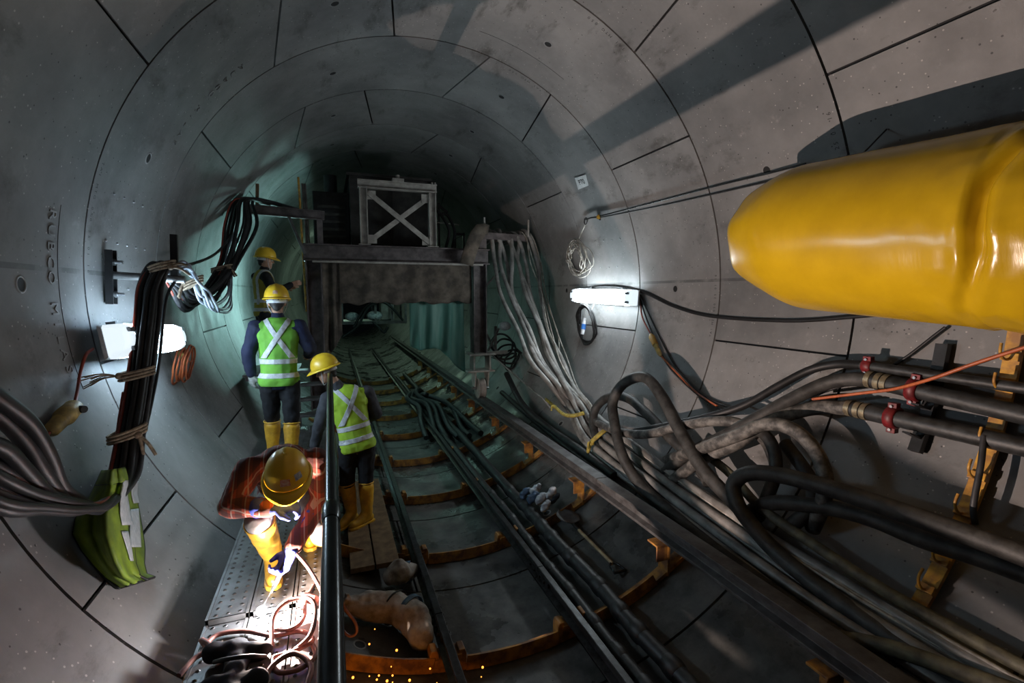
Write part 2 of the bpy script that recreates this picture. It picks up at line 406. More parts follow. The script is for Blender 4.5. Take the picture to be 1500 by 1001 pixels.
# ------------------------------------------------------------------ tunnel lining: rings of precast segments
def joints(idx):
    if idx % 2:   # pairs (near angle, far angle)
        return [(146.5, 146.5), (76.8, 82.0), (59.4, 54.6), (-11.3, -11.3), (-79.0, -79.0), (-147.0, -147.0)]
    return [(120.8, 126.4), (104.0, 99.4), (34.4, 34.4), (-33.5, -33.5), (-101.5, -101.5), (-169.1, -169.1)]
GAP, DEP = 0.0105, 0.035
NEAR, FAR = -5, 22
shell = MB()
n = 96
ys = [RY0+RW*NEAR, RY0+RW*(FAR+1)]
shell.add([cyl(360*k/n, y, R+DEP) for y in ys for k in range(n)], [(k, (k+1) % n, n+(k+1) % n, n+k) for k in range(n)], True)
wall = shell.build('wall_tunnel', 'joint'); wall['kind'] = 'structure'
wall['label'] = 'curved precast concrete tunnel lining with dark joints'
SEGS = {}
for idx in range(NEAR, FAR+1):
    J = joints(idx); y0 = RY0+RW*idx+GAP; y1 = RY0+RW*(idx+1)-GAP
    g = math.degrees(GAP/R)
    for s in range(6):
        a0 = J[s]; a1 = J[(s+1) % 6]
        A0 = [a0[0]-g, a0[1]-g]; A1 = [a1[0]+g, a1[1]+g]
        if A1[0] > A0[0]: A1 = [A1[0]-360, A1[1]-360]
        m = max(6, int((A0[0]-A1[0])/2.4)); b = MB()
        NR = 4; rowsg = [[cyl((A0[0]+(A0[1]-A0[0])*q/NR)*(1-k/m)+(A1[0]+(A1[1]-A1[0])*q/NR)*k/m, y0+(y1-y0)*q/NR) for k in range(m+1)] for q in range(NR+1)]
        b.add([p for rw in rowsg for p in rw], [(q*(m+1)+k, q*(m+1)+k+1, (q+1)*(m+1)+k+1, (q+1)*(m+1)+k) for q in range(NR) for k in range(m)], True)
        lo, hi = rowsg[0], rowsg[-1]
        out = lambda p: Vector((p.x*(R+DEP)/R, p.y, p.z*(R+DEP)/R))
        rim = lo+[rw[-1] for rw in rowsg[1:-1]]+hi[::-1]+[rw[0] for rw in rowsg[-2:0:-1]]; q = len(rim)
        b.add(rim+[out(p) for p in rim], [(k, (k+1) % q, q+(k+1) % q, q+k) for k in range(q)])
        seg = b.build('segment', 'concrete', wall)
        am = (A0[0]+A1[0]+A0[1]+A1[1])/4; SEGS[(idx, s)] = seg
        if -1 <= idx <= 7:
            c = cyl(am, (y0+y1)/2, R); nrm = Vector((-c.x, 0, -c.z)).normalized()
            h = MB().lathe([(0.0, 0.0012), (0.040, 0.0012)], c, nrm, 18)  # flat black disc: the shade inside the recessed socket is put into its colour
            h.build('grout_hole_shade', 'joint', seg)
            MB().lathe([(0.039, 0.0008), (0.041, 0.0045), (0.052, 0.004), (0.055, 0.0005)], c, nrm, 18).build('hole_collar', 'emboss', seg)

def wall_text(txt, idx, seg, ang, y, size, step, material, raised=0.0015, sgn=1, thick=0.0, flip=False):
    """letters set one by one around the lining, at ang, stepping along the circumference"""
    for ch in txt:
        if ch != ' ':
            cu = bpy.data.curves.new('letter', 'FONT'); cu.body = ch; cu.size = size; cu.align_x = 'CENTER'; cu.extrude = thick; cu.resolution_u = 2
            tmp = bpy.data.objects.new('tmp', cu); COL.objects.link(tmp)
            dg = bpy.context.evaluated_depsgraph_get(); me = bpy.data.meshes.new_from_object(tmp.evaluated_get(dg))
            bpy.data.objects.remove(tmp)
            me.materials.clear(); me.materials.append(M[material])
            o = bpy.data.objects.new('letter', me)
            c = cyl(ang, y, R-raised); nr = Vector((-c.x, 0, -c.z)).normalized()
            yv = Vector((0, 1, 0)); tg = yv.cross(nr)
            right = tg*sgn; upv = nr.cross(right)
            mt = Matrix((right, upv, nr)).transposed().to_4x4(); mt.translation = c
            link(o, SEGS[(idx, seg)]); o.matrix_world = mt
        ang += step
def seg_at(idx, ang):
    J = joints(idx)
    for s in range(6):
        a0 = J[s][0]; a1 = J[(s+1) % 6][0]
        if a1 > a0: a1 -= 360
        for k in (0, 360, -360):
            if a1 <= ang+k <= a0: return s
    return 0
def text(txt, idx, ang, y, size, step, material, **k): wall_text(txt, idx, seg_at(idx, ang), ang, y, size, step, material, **k)
yA, yB, yC, yD = (RY0+RW*i for i in (2, 1, 3, 4))
text('RUBCO MILAS', 1, 171.0, 3.86, 0.115, 1.95, 'emboss', raised=0.003, thick=0.004)
text('TAI MTG 050 25 01 16', 2, 162.0, yA+0.055, 0.045, 0.82, 'stencil')
text('TAI MTG 050 25 01 16', 2, -10.4, yA+0.055, 0.045, 0.72, 'stencil')
text('TAI MTG 050 25 01 16', 1, 13.6, yB+0.06, 0.052, 0.80, 'stencil')
text('TAI MTG 050', 2, 56.5, yA+0.055, 0.05, 0.9, 'stencil')
text('TAI MTG 050', 3, 62.0, yC+0.055, 0.05, 0.9, 'stencil')
text('RUBCO MILAS', 2, 133.0, 5.42, 0.10, 1.9, 'emboss', raised=0.003, thick=0.004)
# hairline mould mark beside the raised lettering
for idx, a0, a1, y in ((1, 169.5, 193.5, 3.985), (2, 60, 82, 5.45)):
    MB().tube([cyl(a0+(a1-a0)*k/24, y, R-0.001) for k in range(25)], 0.0022, 5).build('mould_line', 'stencil', SEGS[(idx, seg_at(idx, (a0+a1)/2))])

for px, py in ((167, 284), (182, 290), (196, 296), (209, 302), (221, 307), (155, 352), (172, 357), (186, 360), (199, 363), (212, 366), (156, 432), (170, 436), (188, 424), (872, 354), (884, 353), (896, 352), (908, 350), (868, 393), (880, 392), (892, 392), (904, 391)):
    p = onR(px, py, R-0.004); idx = int((p.y-RY0)//RW); sg = SEGS[(idx, seg_at(idx, math.degrees(math.atan2(p.z, p.x))))]
    MB().ball(p, .011, 8, 6).build('stud', 'bolt', sg)
# ------------------------------------------------------------------ track
SLY = [3.34+RW*k for k in range(-1, 9)]
RAILX, RAILZ = 0.52, -2.60
def arc_strip(mb, x0, x1, y, wid, r0, r1, n=14):
    """curved plate following the invert between x0 and x1"""
    a0 = math.asin(x0/R); a1 = math.asin(x1/R); vs = []
    for k in range(n+1):
        a = a0+(a1-a0)*k/n
        for r in (r0, r1):
            for yy in (y-wid/2, y+wid/2): vs.append(Vector((r*math.sin(a), yy, -r*math.cos(a))))
    fs = []
    for k in range(n):
        i = 4*k; j = i+4
        fs += [(i+2, i+3, j+3, j+2), (i, j, j+1, i+1), (i, i+2, j+2, j), (i+1, j+1, j+3, i+3)]
    fs += [(0, 1, 3, 2), (4*n, 4*n+2, 4*n+3, 4*n+1)]
    return mb.add(vs, fs)
ordw = ['nearest', 'second', 'third', 'fourth', 'fifth', 'sixth', 'seventh', 'eighth', 'ninth', 'tenth']
for i, y in enumerate(SLY):
    t = thing('track_sleeper', 'yellow curved steel sleeper across the invert, %s from the camera' % ordw[i], 'sleeper', (0, y, -R), 'yellow steel sleepers under the rails')
    arc_strip(MB(), -1.72, 1.72, y, 0.11, R-0.012, R-0.045, 26).build('sleeper_plate', 'yellow_steel', t)
    for xa, xb in ((-1.40, -0.65), (-0.39, 0.39), (0.65, 1.34)): arc_strip(MB(), xa, xb, y-0.055, 0.014, R-0.012, R-0.125, 14).build('sleeper_rib', 'yellow_steel', t)
    for sx in (-1, 1):
        x = sx*RAILX
        for e in (-1, 1):
            xx = x+e*0.105; zb = invert_z(xx)+0.04
            b = MB()
            b.prism([(-0.035, 0), (0.035, 0), (0.035, 0.10), (0.022, 0.135), (-0.022, 0.135), (-0.035, 0.10)], (xx, y-0.05, zb), (xx, y+0.05, zb))
            b.build('rail_chair', 'yellow_steel', t, 0.006)
        MB().box((x, y, RAILZ-0.135), (0.2, 0.13, 0.03)).build('base_plate', 'yellow_steel', t)
        MB().box((x, y, (RAILZ-0.15+invert_z(abs(x)+.08)+.004)/2), (0.16, 0.10, max(0.02, RAILZ-0.15-invert_z(abs(x)+.08)-.004))).build('packing', 'yellow_steel', t)
        # upstand brackets that carry the gantry rails
        gx = sx*1.44; zb = invert_z(1.455)+.004
        b = MB(); b.box((gx, y, (zb-2.215)/2), (0.02, 0.13, -2.215-zb)); b.build('bracket_web', 'yellow_steel', t)
        b = MB(); b.box((gx-sx*0.06, y-0.055, -2.29), (0.13, 0.016, 0.13)); b.box((gx-sx*0.02, y, -2.215), (0.22, 0.14, 0.018)); b.build('bracket_seat', 'yellow_steel', t, 0.004)
RP = [(-0.055, -0.115), (0.055, -0.115), (0.055, -0.10), (0.010, -0.085), (0.010, -0.035), (0.030, -0.028), (0.030, -0.004), (0.024, 0), (-0.024, 0), (-0.030, -0.004), (-0.030, -0.028), (-0.010, -0.035), (-0.010, -0.085), (-0.055, -0.10)]
for sx, nm in ((-1, 'left'), (1, 'right')):
    t = thing('track_rail', 'dark muddy steel running rail, the %s one of the pair' % nm, 'rail', (sx*RAILX, 0, RAILZ), 'running rails')
    for k, (ya, yb) in enumerate(((-3.0, 3.95 if sx > 0 else 3.62), (3.96 if sx > 0 else 3.63, 9.9), (9.91, 24.0))):
        MB().prism(RP, (sx*RAILX, ya, RAILZ), (sx*RAILX, yb, RAILZ)).build('rail_length', 'rail_steel', t)
    for yj in ((3.955, 9.905) if sx > 0 else (3.625, 9.905)):
        for e in (-1, 1):
            p = MB().box((sx*RAILX+e*0.022, yj, RAILZ-0.06), (0.02, 0.46, 0.045)).build('fishplate', 'rail_steel', t, 0.003)
            b = MB()
            for q in (-0.16, -0.06, 0.06, 0.16): b.cyl((sx*RAILX+e*0.03, yj+q, RAILZ-0.06), (sx*RAILX+e*0.05, yj+q, RAILZ-0.06), 0.013, 6)
            b.build('bolts', 'rail_steel', p)
for sx, nm in ((1, 'right'), (-1, 'left')):
    t = thing('gantry_rail', 'heavy grey girder rail on yellow brackets along the %s side of the track' % nm, 'rail', (sx*1.47, 0, -2.2), 'gantry rails')
    for ya, yb in ((-3, 4.45), (4.46, 10.6), (10.61, 24)):
        b = MB(); b.prism([(-0.075, -2.205), (0.075, -2.205), (0.075, -2.18), (0.02, -2.165), (0.02, -2.10), (0.07, -2.085), (0.07, -2.05), (-0.07, -2.05), (-0.07, -2.085), (-0.02, -2.10), (-0.02, -2.165), (-0.075, -2.18)], (sx*1.47, ya, 0), (sx*1.47, yb, 0))
        b.build('girder_length', 'girder', t, 0.004)
for k, (x, r, lab) in enumerate(((0.66, 0.058, 'black muddy pipe lying tight against the right running rail'), (0.895, 0.066, 'thicker black pipe with lumpy wrapping, second from the right running rail'))):
    t = thing('service_pipe', lab, 'pipe', (x, 0, -2.55), 'pipes along the track')
    z = invert_z(x)+r+0.055; rnd = random.Random(k)
    pts = [Vector((x+rnd.uniform(-.012, .012), -2.5+j*0.55, z+rnd.uniform(-.004, .012))) for j in range(34)]
    MB().tube(spline(pts, 4), r, 12).build('pipe_barrel', 'black_pipe', t)
    for j in range(11):
        yy = 2.2+j*0.36+rnd.uniform(-.12, .12)
        f = min(32, max(0, (yy+2.5)/0.55)); i = int(f); c = pts[i].lerp(pts[i+1], f-i)
        MB().tube([c+Vector((0, d, 0)) for d in (-.07, -.05, 0, .05, .07)], [r*1.0, r*1.14, r*1.19, r*1.12, r*1.0], 12).build('wrap_band', 'black_pipe', t)

# ------------------------------------------------------------------ walkway deck, guard rail
DX0, DX1, DZ = -1.955, -1.295, -1.82
def plank(x0, x1, y0, y1, z):
    b = MB(); nx = 3; px = (x1-x0-0.03)/nx; ny = int((y1-y0)/0.062); py = (y1-y0)/ny
    oct8 = [(math.cos(PI/8+k*PI/4), math.sin(PI/8+k*PI/4)) for k in range(8)]
    for j in range(ny):
        for i in range(nx):
            cx = x0+0.015+px*(i+.5); cy = y0+py*(j+.5)
            o = []
            for (c, s) in oct8:
                k = 1/max(abs(c), abs(s)); o.append((cx+c*k*px/2, cy+s*k*py/2, z))
            # clean square boundary
            hw, hh = px/2, py/2
            o = [(cx+hw, cy+hh*.4142, z), (cx+hw*.4142, cy+hh, z), (cx-hw*.4142, cy+hh, z), (cx-hw, cy+hh*.4142, z), (cx-hw, cy-hh*.4142, z), (cx-hw*.4142, cy-hh, z), (cx+hw*.4142, cy-hh, z), (cx+hw, cy-hh*.4142, z)]
            inn = [(cx+c*0.0125, cy+s*0.0125, z) for (c, s) in oct8]
            lip = [(cx+c*0.0075, cy+s*0.0075, z+0.004) for (c, s) in oct8]
            cor = [(cx+hw, cy+hh, z), (cx-hw, cy+hh, z), (cx-hw, cy-hh, z), (cx+hw, cy-hh, z)]
            fs = [(k, (k+1) % 8, 8+(k+1) % 8, 8+k) for k in range(8)]
            fs += [(0, 16, 1), (2, 17, 3), (4, 18, 5), (6, 19, 7)]+[(8+k, 8+(k+1) % 8, 20+(k+1) % 8, 20+k) for k in range(8)]
            b.add(o+inn+cor+lip, fs)
    for xx, s in ((x0, 1), (x1, -1)):
        b.box((xx+s*0.0075, (y0+y1)/2, z-0.018), (0.015, y1-y0, 0.044))
    for yy in (y0+0.004, y1-0.004): b.box(((x0+x1)/2, yy, z-0.02), (x1-x0, 0.008, 0.04))
    return b
for s, (ya, yb, z) in enumerate(((2.90, 6.95, DZ), (0.35, 2.885, DZ-0.022))):
    for k in range(3):
        w = (DX1-DX0)/3; x0 = DX0+k*w+0.004
        side = ('next to the tunnel wall', 'in the middle of the walkway', 'under the guard rail')[k]
        o = plank(x0, x0+w-0.008, ya, yb, z).build('deck_plank', 'galvanised')
        tag(o, 'perforated galvanised steel plank %s, %s' % (side, ('where the welder squats', 'nearest the camera')[s]), 'plank', 'walkway planks')
for y in (0.9, 2.55, 4.1, 5.6, 6.85):
    t = thing('walkway_bracket', 'yellow steel bracket under the walkway deck, ' + {0.9: 'nearest the camera', 2.55: 'just before the welding arc', 4.1: 'behind the welder', 5.6: 'below the man in the green vest', 6.85: 'farthest, by the gantry steps'}[y], 'bracket', (-1.6, y, -2.2), 'walkway brackets')
    MB().box((-1.62, y, -1.905), (0.70, 0.06, 0.07)).build('cross_arm', 'yellow_steel', t, 0.004)
    zb = invert_z(-1.34)+.006
    MB().box((-1.30, y, (zb-1.9)/2), (0.06, 0.06, -1.9-zb)).build('post', 'yellow_steel', t, 0.004)
    MB().bar((-1.30, y, -2.3), (-1.85, y, -1.96), 0.04, 0.04, (0, 1, 0)).build('brace', 'yellow_steel', t)
gr = thing('guard_rail', 'dark steel tube guard rail running along the walkway edge', 'guard rail', (-1.275, 2, DZ))
MB().tube([(-1.275, -0.6, -0.82), (-1.272, 1.78, -0.82)], 0.027, 20).build('top_rail', 'tube_steel', gr)
MB().tube([(-1.272, 1.74, -0.82), (-1.282, 4.82, -0.80)], 0.0215, 20).build('top_rail', 'tube_steel', gr)
MB().tube([(-1.272, 1.70, -0.82), (-1.272, 1.73, -0.82), (-1.272, 1.81, -0.82), (-1.272, 1.83, -0.82)], [0.029, 0.033, 0.033, 0.029], 20).build('sleeve', 'tube_steel', gr)
MB().tube([(-1.262, -0.6, -1.37), (-1.262, 4.80, -1.37)], 0.0215, 16).build('mid_rail', 'tube_steel', gr)
for y in (0.55, 4.72): MB().tube([(-1.275, y, -1.90), (-1.277, y, -0.80)], 0.021, 14).build('post', 'tube_steel', gr)

# ------------------------------------------------------------------ gantry across the tunnel
GY = 9.0
g = thing('backup_gantry', 'rusty purple-brown steel gantry portal straddling the track', 'gantry', (0, GY, -2.05))
for fy, k in ((GY, 0), (GY+3.4, 1)):
    for sx, x in ((1, 1.42), (-1, -1.50)):
        MB().hbeam((x, fy, -1.18 if sx > 0 else -2.05), (x, fy, 0.52), 0.30, 0.26, 0.022, (1, 0, 0)).build('column', 'gantry_paint', g)
    MB().hbeam((-1.66, fy, 0.66), (1.62, fy, 0.66), 0.24, 0.29, 0.024).build('cross_beam', 'gantry_paint', g)
    MB().box((-0.02, fy-0.13, 0.505), (3.0, 0.05, 0.03)).build('lower_flange_strip', 'gantry_dusty', g)
for x in (-1.5, 1.42):
    MB().hbeam((x, GY+0.1, 0.66), (x, GY+6.5, 0.66), 0.22, 0.28, 0.022).build('side_beam', 'gantry_paint', g)
for x in (-0.9, 0.0, 0.9):
    MB().hbeam((x, GY+0.1, 0.70), (x, GY+6.5, 0.70), 0.14, 0.18, 0.015).build('floor_joist', 'gantry_paint', g)
MB().box((-0.05, GY+3.4, 0.815), (3.0, 6.4, 0.02)).build('top_floor', 'machine', g)
# bogie under the right column
bx, bz = 1.45, -2.05
MB().box((bx, GY, -1.20), (0.52, 0.42, 0.035)).build('foot_plate', 'gantry_dusty', g, 0.004)
for e in (-1, 1):
    MB().box((bx+e*0.16, GY, -1.36), (0.035, 0.30, 0.30)).build('bogie_plate', 'gantry_dusty', g)
MB().box((bx-0.02, GY, -1.53), (0.54, 0.36, 0.03)).build('bogie_plate', 'gantry_dusty', g, 0.004)
for e in (-1, 1):
    MB().prism([(-0.16, 0.30), (0.16, 0.30), (0.09, 0.0), (-0.09, 0.0)], (bx+e*0.13-0.012, GY, -1.84), (bx+e*0.13+0.012, GY, -1.84)).build('wheel_cheek', 'gantry_dusty', g)
wl = MB().lathe([(0.02, -0.075), (0.19, -0.075), (0.20, -0.065), (0.20, -0.05), (0.165, -0.04), (0.165, 0.04), (0.20, 0.05), (0.20, 0.065), (0.19, 0.075), (0.02, 0.075)], (bx, GY, bz+0.165), (1, 0, 0), 28).build('wheel', 'gantry_dusty', g)
MB().cyl((bx-0.17, GY, bz+0.165), (bx+0.17, GY, bz+0.165), 0.03, 12).build('axle', 'bolt', wl)
# bracing and service clutter behind the right column
MB().bar((1.55, GY+0.1, 0.05), (1.95, GY+0.1, 0.48), 0.03, 0.03, (0, 1, 0)).build('knee_brace', 'gantry_paint', g)
MB().bar((1.3, GY+0.15, -1.24), (2.15, GY+0.4, -1.24), 0.07, 0.07).build('outrigger', 'gantry_dusty', g)
MB().bar((1.9, GY+0.4, -1.24), (1.9, GY+0.4, -0.70), 0.05, 0.05, (0, 1, 0)).build('outrigger_post', 'gantry_paint', g)
for a, b_ in (((1.62, 9.2, -1.3), (1.95, 9.35, -0.75)), ((1.62, 9.3, -0.75), (1.98, 9.4, -1.35))):
    MB().bar(a, b_, 0.035, 0.035).build('outrigger_brace', 'gantry_paint', g)
# cable outrigger on the left: beam, upright, post, brace
MB().hbeam((-2.47, 8.8, 1.30), (-1.30, 8.8, 1.255), 0.10, 0.15, 0.014).build('cable_arm', 'gantry_paint', g)
MB().bar((-1.38, 8.8, 1.19), (-1.38, 8.85, 0.80), 0.09, 0.07, (0, 1, 0)).build('arm_post', 'gantry_paint', g)
MB().cyl((-1.84, 8.78, 1.20), (-1.62, 8.75, 0.60), 0.026, 12).build('arm_brace', 'galvanised', g)
MB().bar((-2.30, 8.8, 1.36), (-2.28, 8.8, 1.70), 0.045, 0.045, (0, 1, 0)).build('cable_stop', 'timber', g)
MB().cyl((-1.66, 9.25, -0.35), (-1.70, 9.25, 1.95), 0.018, 10).build('hand_pole', 'hook_yellow', g)
for x in (-1.62, -1.58): MB().cyl((x, 9.5, 0.8), (x-0.03, 9.5, 1.9), 0.02, 10).build('hand_pole', 'gantry_paint', g)
# curved saddle plate and stops where the cables turn over
b = MB(); vs = []; prof = [(1.56, 1.16, 8.80), (1.47, 1.17, 8.72), (1.38, 1.13, 8.68), (1.29, 1.02, 8.66), (1.22, 0.86, 8.66), (1.155, 0.68, 8.67), (1.105, 0.50, 8.69)]
for k, (x, z, yy) in enumerate(prof):
    a_, c_ = prof[max(k-1, 0)], prof[min(k+1, 6)]; d = Vector((c_[0]-a_[0], 0, c_[1]-a_[1])).normalized(); p_ = Vector((-d.z, 0, d.x))
    w_ = .13 if k > 1 else .09
    for e in (-w_, w_): vs.append(Vector((x, yy+(.05 if e > 0 else 0), z))+p_*e)
b.add(vs, [(2*i, 2*i+1, 2*i+3, 2*i+2) for i in range(len(prof)-1)], True)
o = b.build('cable_saddle', 'canvas', g); sm = o.modifiers.new('thick', 'SOLIDIFY'); sm.thickness = 0.025
MB().bar((1.44, 8.95, 1.06), (2.55, 9.15, 1.06), 0.20, 0.12).build('saddle_arm', 'gantry_paint', g)
MB().bar((1.5, 9.0, 0.8), (1.5, 9.0, 1.05), 0.14, 0.14, (0, 1, 0)).build('saddle_post', 'gantry_paint', g)
for x in (1.52, 2.42): MB().cyl((x, 8.9, 1.08), (x, 8.9, 1.40), 0.018, 10).build('saddle_pin', 'gantry_dusty', g)

def cloth(name, x0, x1, z0f, z1f, y, material, label, amp=0.05, waves=9, seed=0, nx=70, nz=24, parent=None, cat='tarpaulin'):
    b = MB(); rnd = random.Random(seed); ph = [rnd.uniform(0, 6) for _ in range(4)]; vs = []
    for j in range(nz+1):
        for i in range(nx+1):
            u = i/nx; v = j/nz; x = x0+(x1-x0)*u
            zt, zb = z0f(u), z1f(u); z = zt+(zb-zt)*v
            k = 0.25+0.75*v
            yy = y+amp*k*(math.sin(waves*u*2*PI*0.5+ph[0])+0.5*math.sin(waves*u*5.1+ph[1]+v*2)+0.35*math.sin(v*7+u*9+ph[2]))
            vs.append((x, yy, z))
    m = nx+1
    b.add(vs, [(j*m+i, j*m+i+1, (j+1)*m+i+1, (j+1)*m+i) for j in range(nz) for i in range(nx)], True)
    o = b.build(name, material, parent); s = o.modifiers.new('thick', 'SOLIDIFY'); s.thickness = 0.006
    if parent is None: tag(o, label, cat)
    return o
cloth('canvas_curtain', -1.36, 1.27, lambda u: 0.52, lambda u: -0.21+0.02*math.sin(u*23)+0.015*math.sin(u*51), GY-0.06, 'canvas', 'dirty brown canvas curtain hanging under the gantry beam', 0.02, 12, 1, cat='curtain')
cloth('canvas_strip', -1.38, -1.08, lambda u: 0.50, lambda u: -1.25+0.5*u, GY-0.10, 'canvas', 'narrow torn canvas strip beside the left gantry column', 0.05, 4, 5, 20, cat='curtain')
cloth('green_tarpaulin', 0.12, 1.16, lambda u: -0.12, lambda u: -1.02-0.06*math.sin(u*9)-0.52*u*u, GY+0.12, 'green_tarp', 'green translucent tarpaulin hanging below the canvas curtain', 0.06, 7, 3, 40, cat='tarpaulin')

# trestle with crossed braces standing on the gantry
t = thing('cross_braced_trestle', 'pale dusty steel trestle with crossed braces on the gantry beam', 'trestle', (-0.06, 8.98, 0.82))
for x in (-0.66, 0.545):
    MB().hbeam((x, 8.98, 0.815), (x, 8.98, 1.80), 0.13, 0.13, 0.014, (1, 0, 0)).build('post', 'gantry_dusty', t)
    MB().box((x, 8.98, 0.823), (0.2, 0.17, 0.016)).build('base_plate', 'gantry_dusty', t)
MB().hbeam((-0.75, 8.98, 1.865), (0.63, 8.98, 1.865), 0.13, 0.14, 0.014).build('top_beam', 'gantry_dusty', t)
MB().bar((-0.58, 8.94, 1.72), (0.50, 8.94, 0.88), 0.085, 0.022, (0, 1, 0)).build('cross_brace', 'gantry_dusty', t)
MB().bar((-0.58, 8.98, 0.88), (0.50, 8.98, 1.72), 0.085, 0.022, (0, 1, 0)).build('cross_brace', 'gantry_dusty', t)
for x, z in ((-0.53, 1.68), (0.43, 1.68), (-0.53, 0.92), (0.43, 0.92)):
    MB().box((x, 8.96, z), (0.16, 0.014, 0.15)).build('gusset_plate', 'gantry_dusty', t)
MB().box((-0.06, 8.98, 1.965), (0.20, 0.14, 0.06)).build('top_block', 'gantry_dusty', t, 0.005)
MB().cyl((-0.06, 8.98, 1.99), (-0.06, 8.98, 2.06), 0.035, 6).build('top_bolt', 'gantry_dusty', t)
# boxed plant behind the trestle
t = thing('plant_cabinet', 'big dark brown plant cabinet behind the trestle on the gantry', 'cabinet', (-0.1, 10.6, 0.83))
MB().box((-0.10, 10.75, 1.50), (1.50, 1.9, 1.36)).build('body', 'machine', t, 0.01)
for x in (-0.50, 0.28): MB().box((x, 9.79, 1.52), (0.70, 0.02, 1.22)).build('door', 'machine', t, 0.005)
MB().box((-0.10, 10.75, 2.20), (1.60, 2.0, 0.05)).build('lid', 'machine', t)
for x in (0.70, 0.76): MB().box((x, 9.72, 1.85), (0.035, 0.035, 0.6)).build('corner_strip', 'gantry_dusty', t)
t = thing('power_unit', 'black power unit left of the trestle on the gantry', 'machine', (-1.15, 11, 0.83))
MB().box((-1.18, 11.2, 1.36), (0.66, 2.4, 1.06)).build('body', 'black_steel', t, 0.02)
MB().cyl((-1.18, 10.3, 1.9), (-1.18, 10.3, 2.25), 0.12, 16).build('vent', 'black_steel', t)
for k in range(5): MB().box((-1.18, 9.985, 1.05+k*0.14), (0.5, 0.02, 0.05)).build('louvre', 'machine', t)
t = thing('standing_frame', 'small black steel frame with a ledge beyond the trestle', 'frame', (1.05, 10.2, 0.83))
MB().bar((0.92, 10.2, 0.83), (0.92, 10.2, 1.85), 0.05, 0.05, (0, 1, 0)).build('upright', 'black_steel', t)
MB().bar((0.78, 10.2, 1.45), (1.36, 10.2, 1.42), 0.06, 0.02).build('ledge', 'gantry_dusty', t)
MB().bar((0.92, 10.2, 1.80), (1.12, 10.2, 1.66), 0.05, 0.03, (0, 1, 0)).build('arm', 'black_steel', t)
for x in (1.12, 1.30): MB().bar((x, 9.6, 0.83), (x, 9.6, 1.18), 0.04, 0.04, (0, 1, 0)).build('short_post', 'black_steel', t)
MB().bar((1.12, 9.6, 1.15), (1.32, 9.6, 1.15), 0.04, 0.05).build('short_rail', 'black_steel', t)
for k, (a, c) in enumerate((((0.66, 9.5), 0.30), ((0.80, 9.55), 0.22))):
    cable('gantry_hose', [(a[0], a[1], 1.62-k*.1), (a[0]+0.16, a[1], 1.50), (a[0]+0.26+c*.2, a[1], 1.2), (a[0]+0.25, a[1], 0.86)], 0.03, 'black_cable', ('outer' if k else 'inner')+' black hose hanging right of the trestle', 'hose', 'hoses by the trestle')

# steps from the walkway up to the gantry side platform
t = thing('gantry_steps', 'dark steel steps rising from the walkway beside the gantry', 'steps', (-1.5, 7, DZ))
for k in range(4):
    MB().box((-1.56, 6.95+0.24*k, DZ+0.16+0.165*k), (0.52, 0.22, 0.03)).build('tread', 'galvanised', t, 0.004)
for x in (-1.83, -1.29): MB().bar((x, 6.85, DZ), (x, 7.80, DZ+0.68), 0.02, 0.16).build('stringer', 'gantry_paint', t)
t = thing('side_platform', 'narrow grated platform the far worker stands on', 'platform', (-2.0, 8.2, -1.19))
for k in range(7): MB().box((-2.10, 7.72+k*0.15, -1.205), (0.72, 0.12, 0.03)).build('grating_bar', 'galvanised', t)
for x in (-2.40, -1.80): MB().bar((x, 7.66, -1.25), (x, 8.70, -1.25), 0.05, 0.06).build('bearer', 'gantry_paint', t)
for y in (7.75, 8.62): MB().bar((-1.80, y, -1.26), (-1.80, y, invert_z(-1.83)+0.012), 0.05, 0.05, (0, 1, 0)).build('leg', 'gantry_paint', t)

# trolley with sacks beyond the portal
t = thing('service_rack', 'pale steel service rack with a crate seen under the curtain', 'frame', (-0.2, 14, -0.85))
for y in (13.9, 14.9):
    MB().bar((-1.0, y, -0.83), (0.75, y, -0.83), 0.06, 0.08).build('frame_rail', 'galvanised', t)
    MB().bar((-1.0, y, -0.20), (0.75, y, -0.20), 0.06, 0.08).build('frame_rail', 'galvanised', t)
    for x in (-0.98, -0.1, 0.35, 0.72): MB().bar((x, y, -0.83), (x, y, -0.2), 0.06, 0.06, (0, 1, 0)).build('upright', 'galvanised', t)
MB().box((-0.12, 14.4, -0.80), (1.75, 1.1, 0.03)).build('deck', 'galvanised', t)
for x in (-0.95, 0.70):
    for y in (14.0, 14.8): MB().bar((x, y, -0.2), (x, y, 0.62), 0.05, 0.05, (0, 1, 0)).build('hanger', 'gantry_paint', t)
MB().box((0.25, 14.4, -0.50), (0.35, 0.6, 0.52)).build('crate', 'gantry_dusty', t)
for k, (x, r_) in enumerate(((-0.12, .17), (-0.72, .15))): tag(MB().ball((x, 14.0, -0.785+r_*.8), r_, 14, 10, (1.3, .9, .8)).build('plastic_bag', 'litter_white'), ('white plastic bag in the middle of the far service rack', 'white plastic bag at the left end of the far service rack')[k], 'bag', 'bags on the far frame')
for k, pts in enumerate(([(-0.7, 13.7, -0.95), (-0.4, 13.7, -0.45), (0.0, 13.7, -0.25), (0.3, 13.7, -0.4), (0.62, 13.7, -0.78)], [(-1.0, 13.6, -1.2), (-0.6, 13.6, -0.9), (-0.35, 13.65, -0.45), (-0.1, 13.65, -0.28)], [(-0.2, 13.7, -0.8), (0.0, 13.7, -1.0), (0.1, 13.7, -1.1), (0.2, 13.7, -0.95)])):
    cable('frame_hose', pts, 0.035, 'black_cable', ('black hose arched over the far service rack', 'black hose drooping from the left end of the far service rack', 'short black hose loop under the far service rack')[k], 'hose', 'hoses on the far service rack')
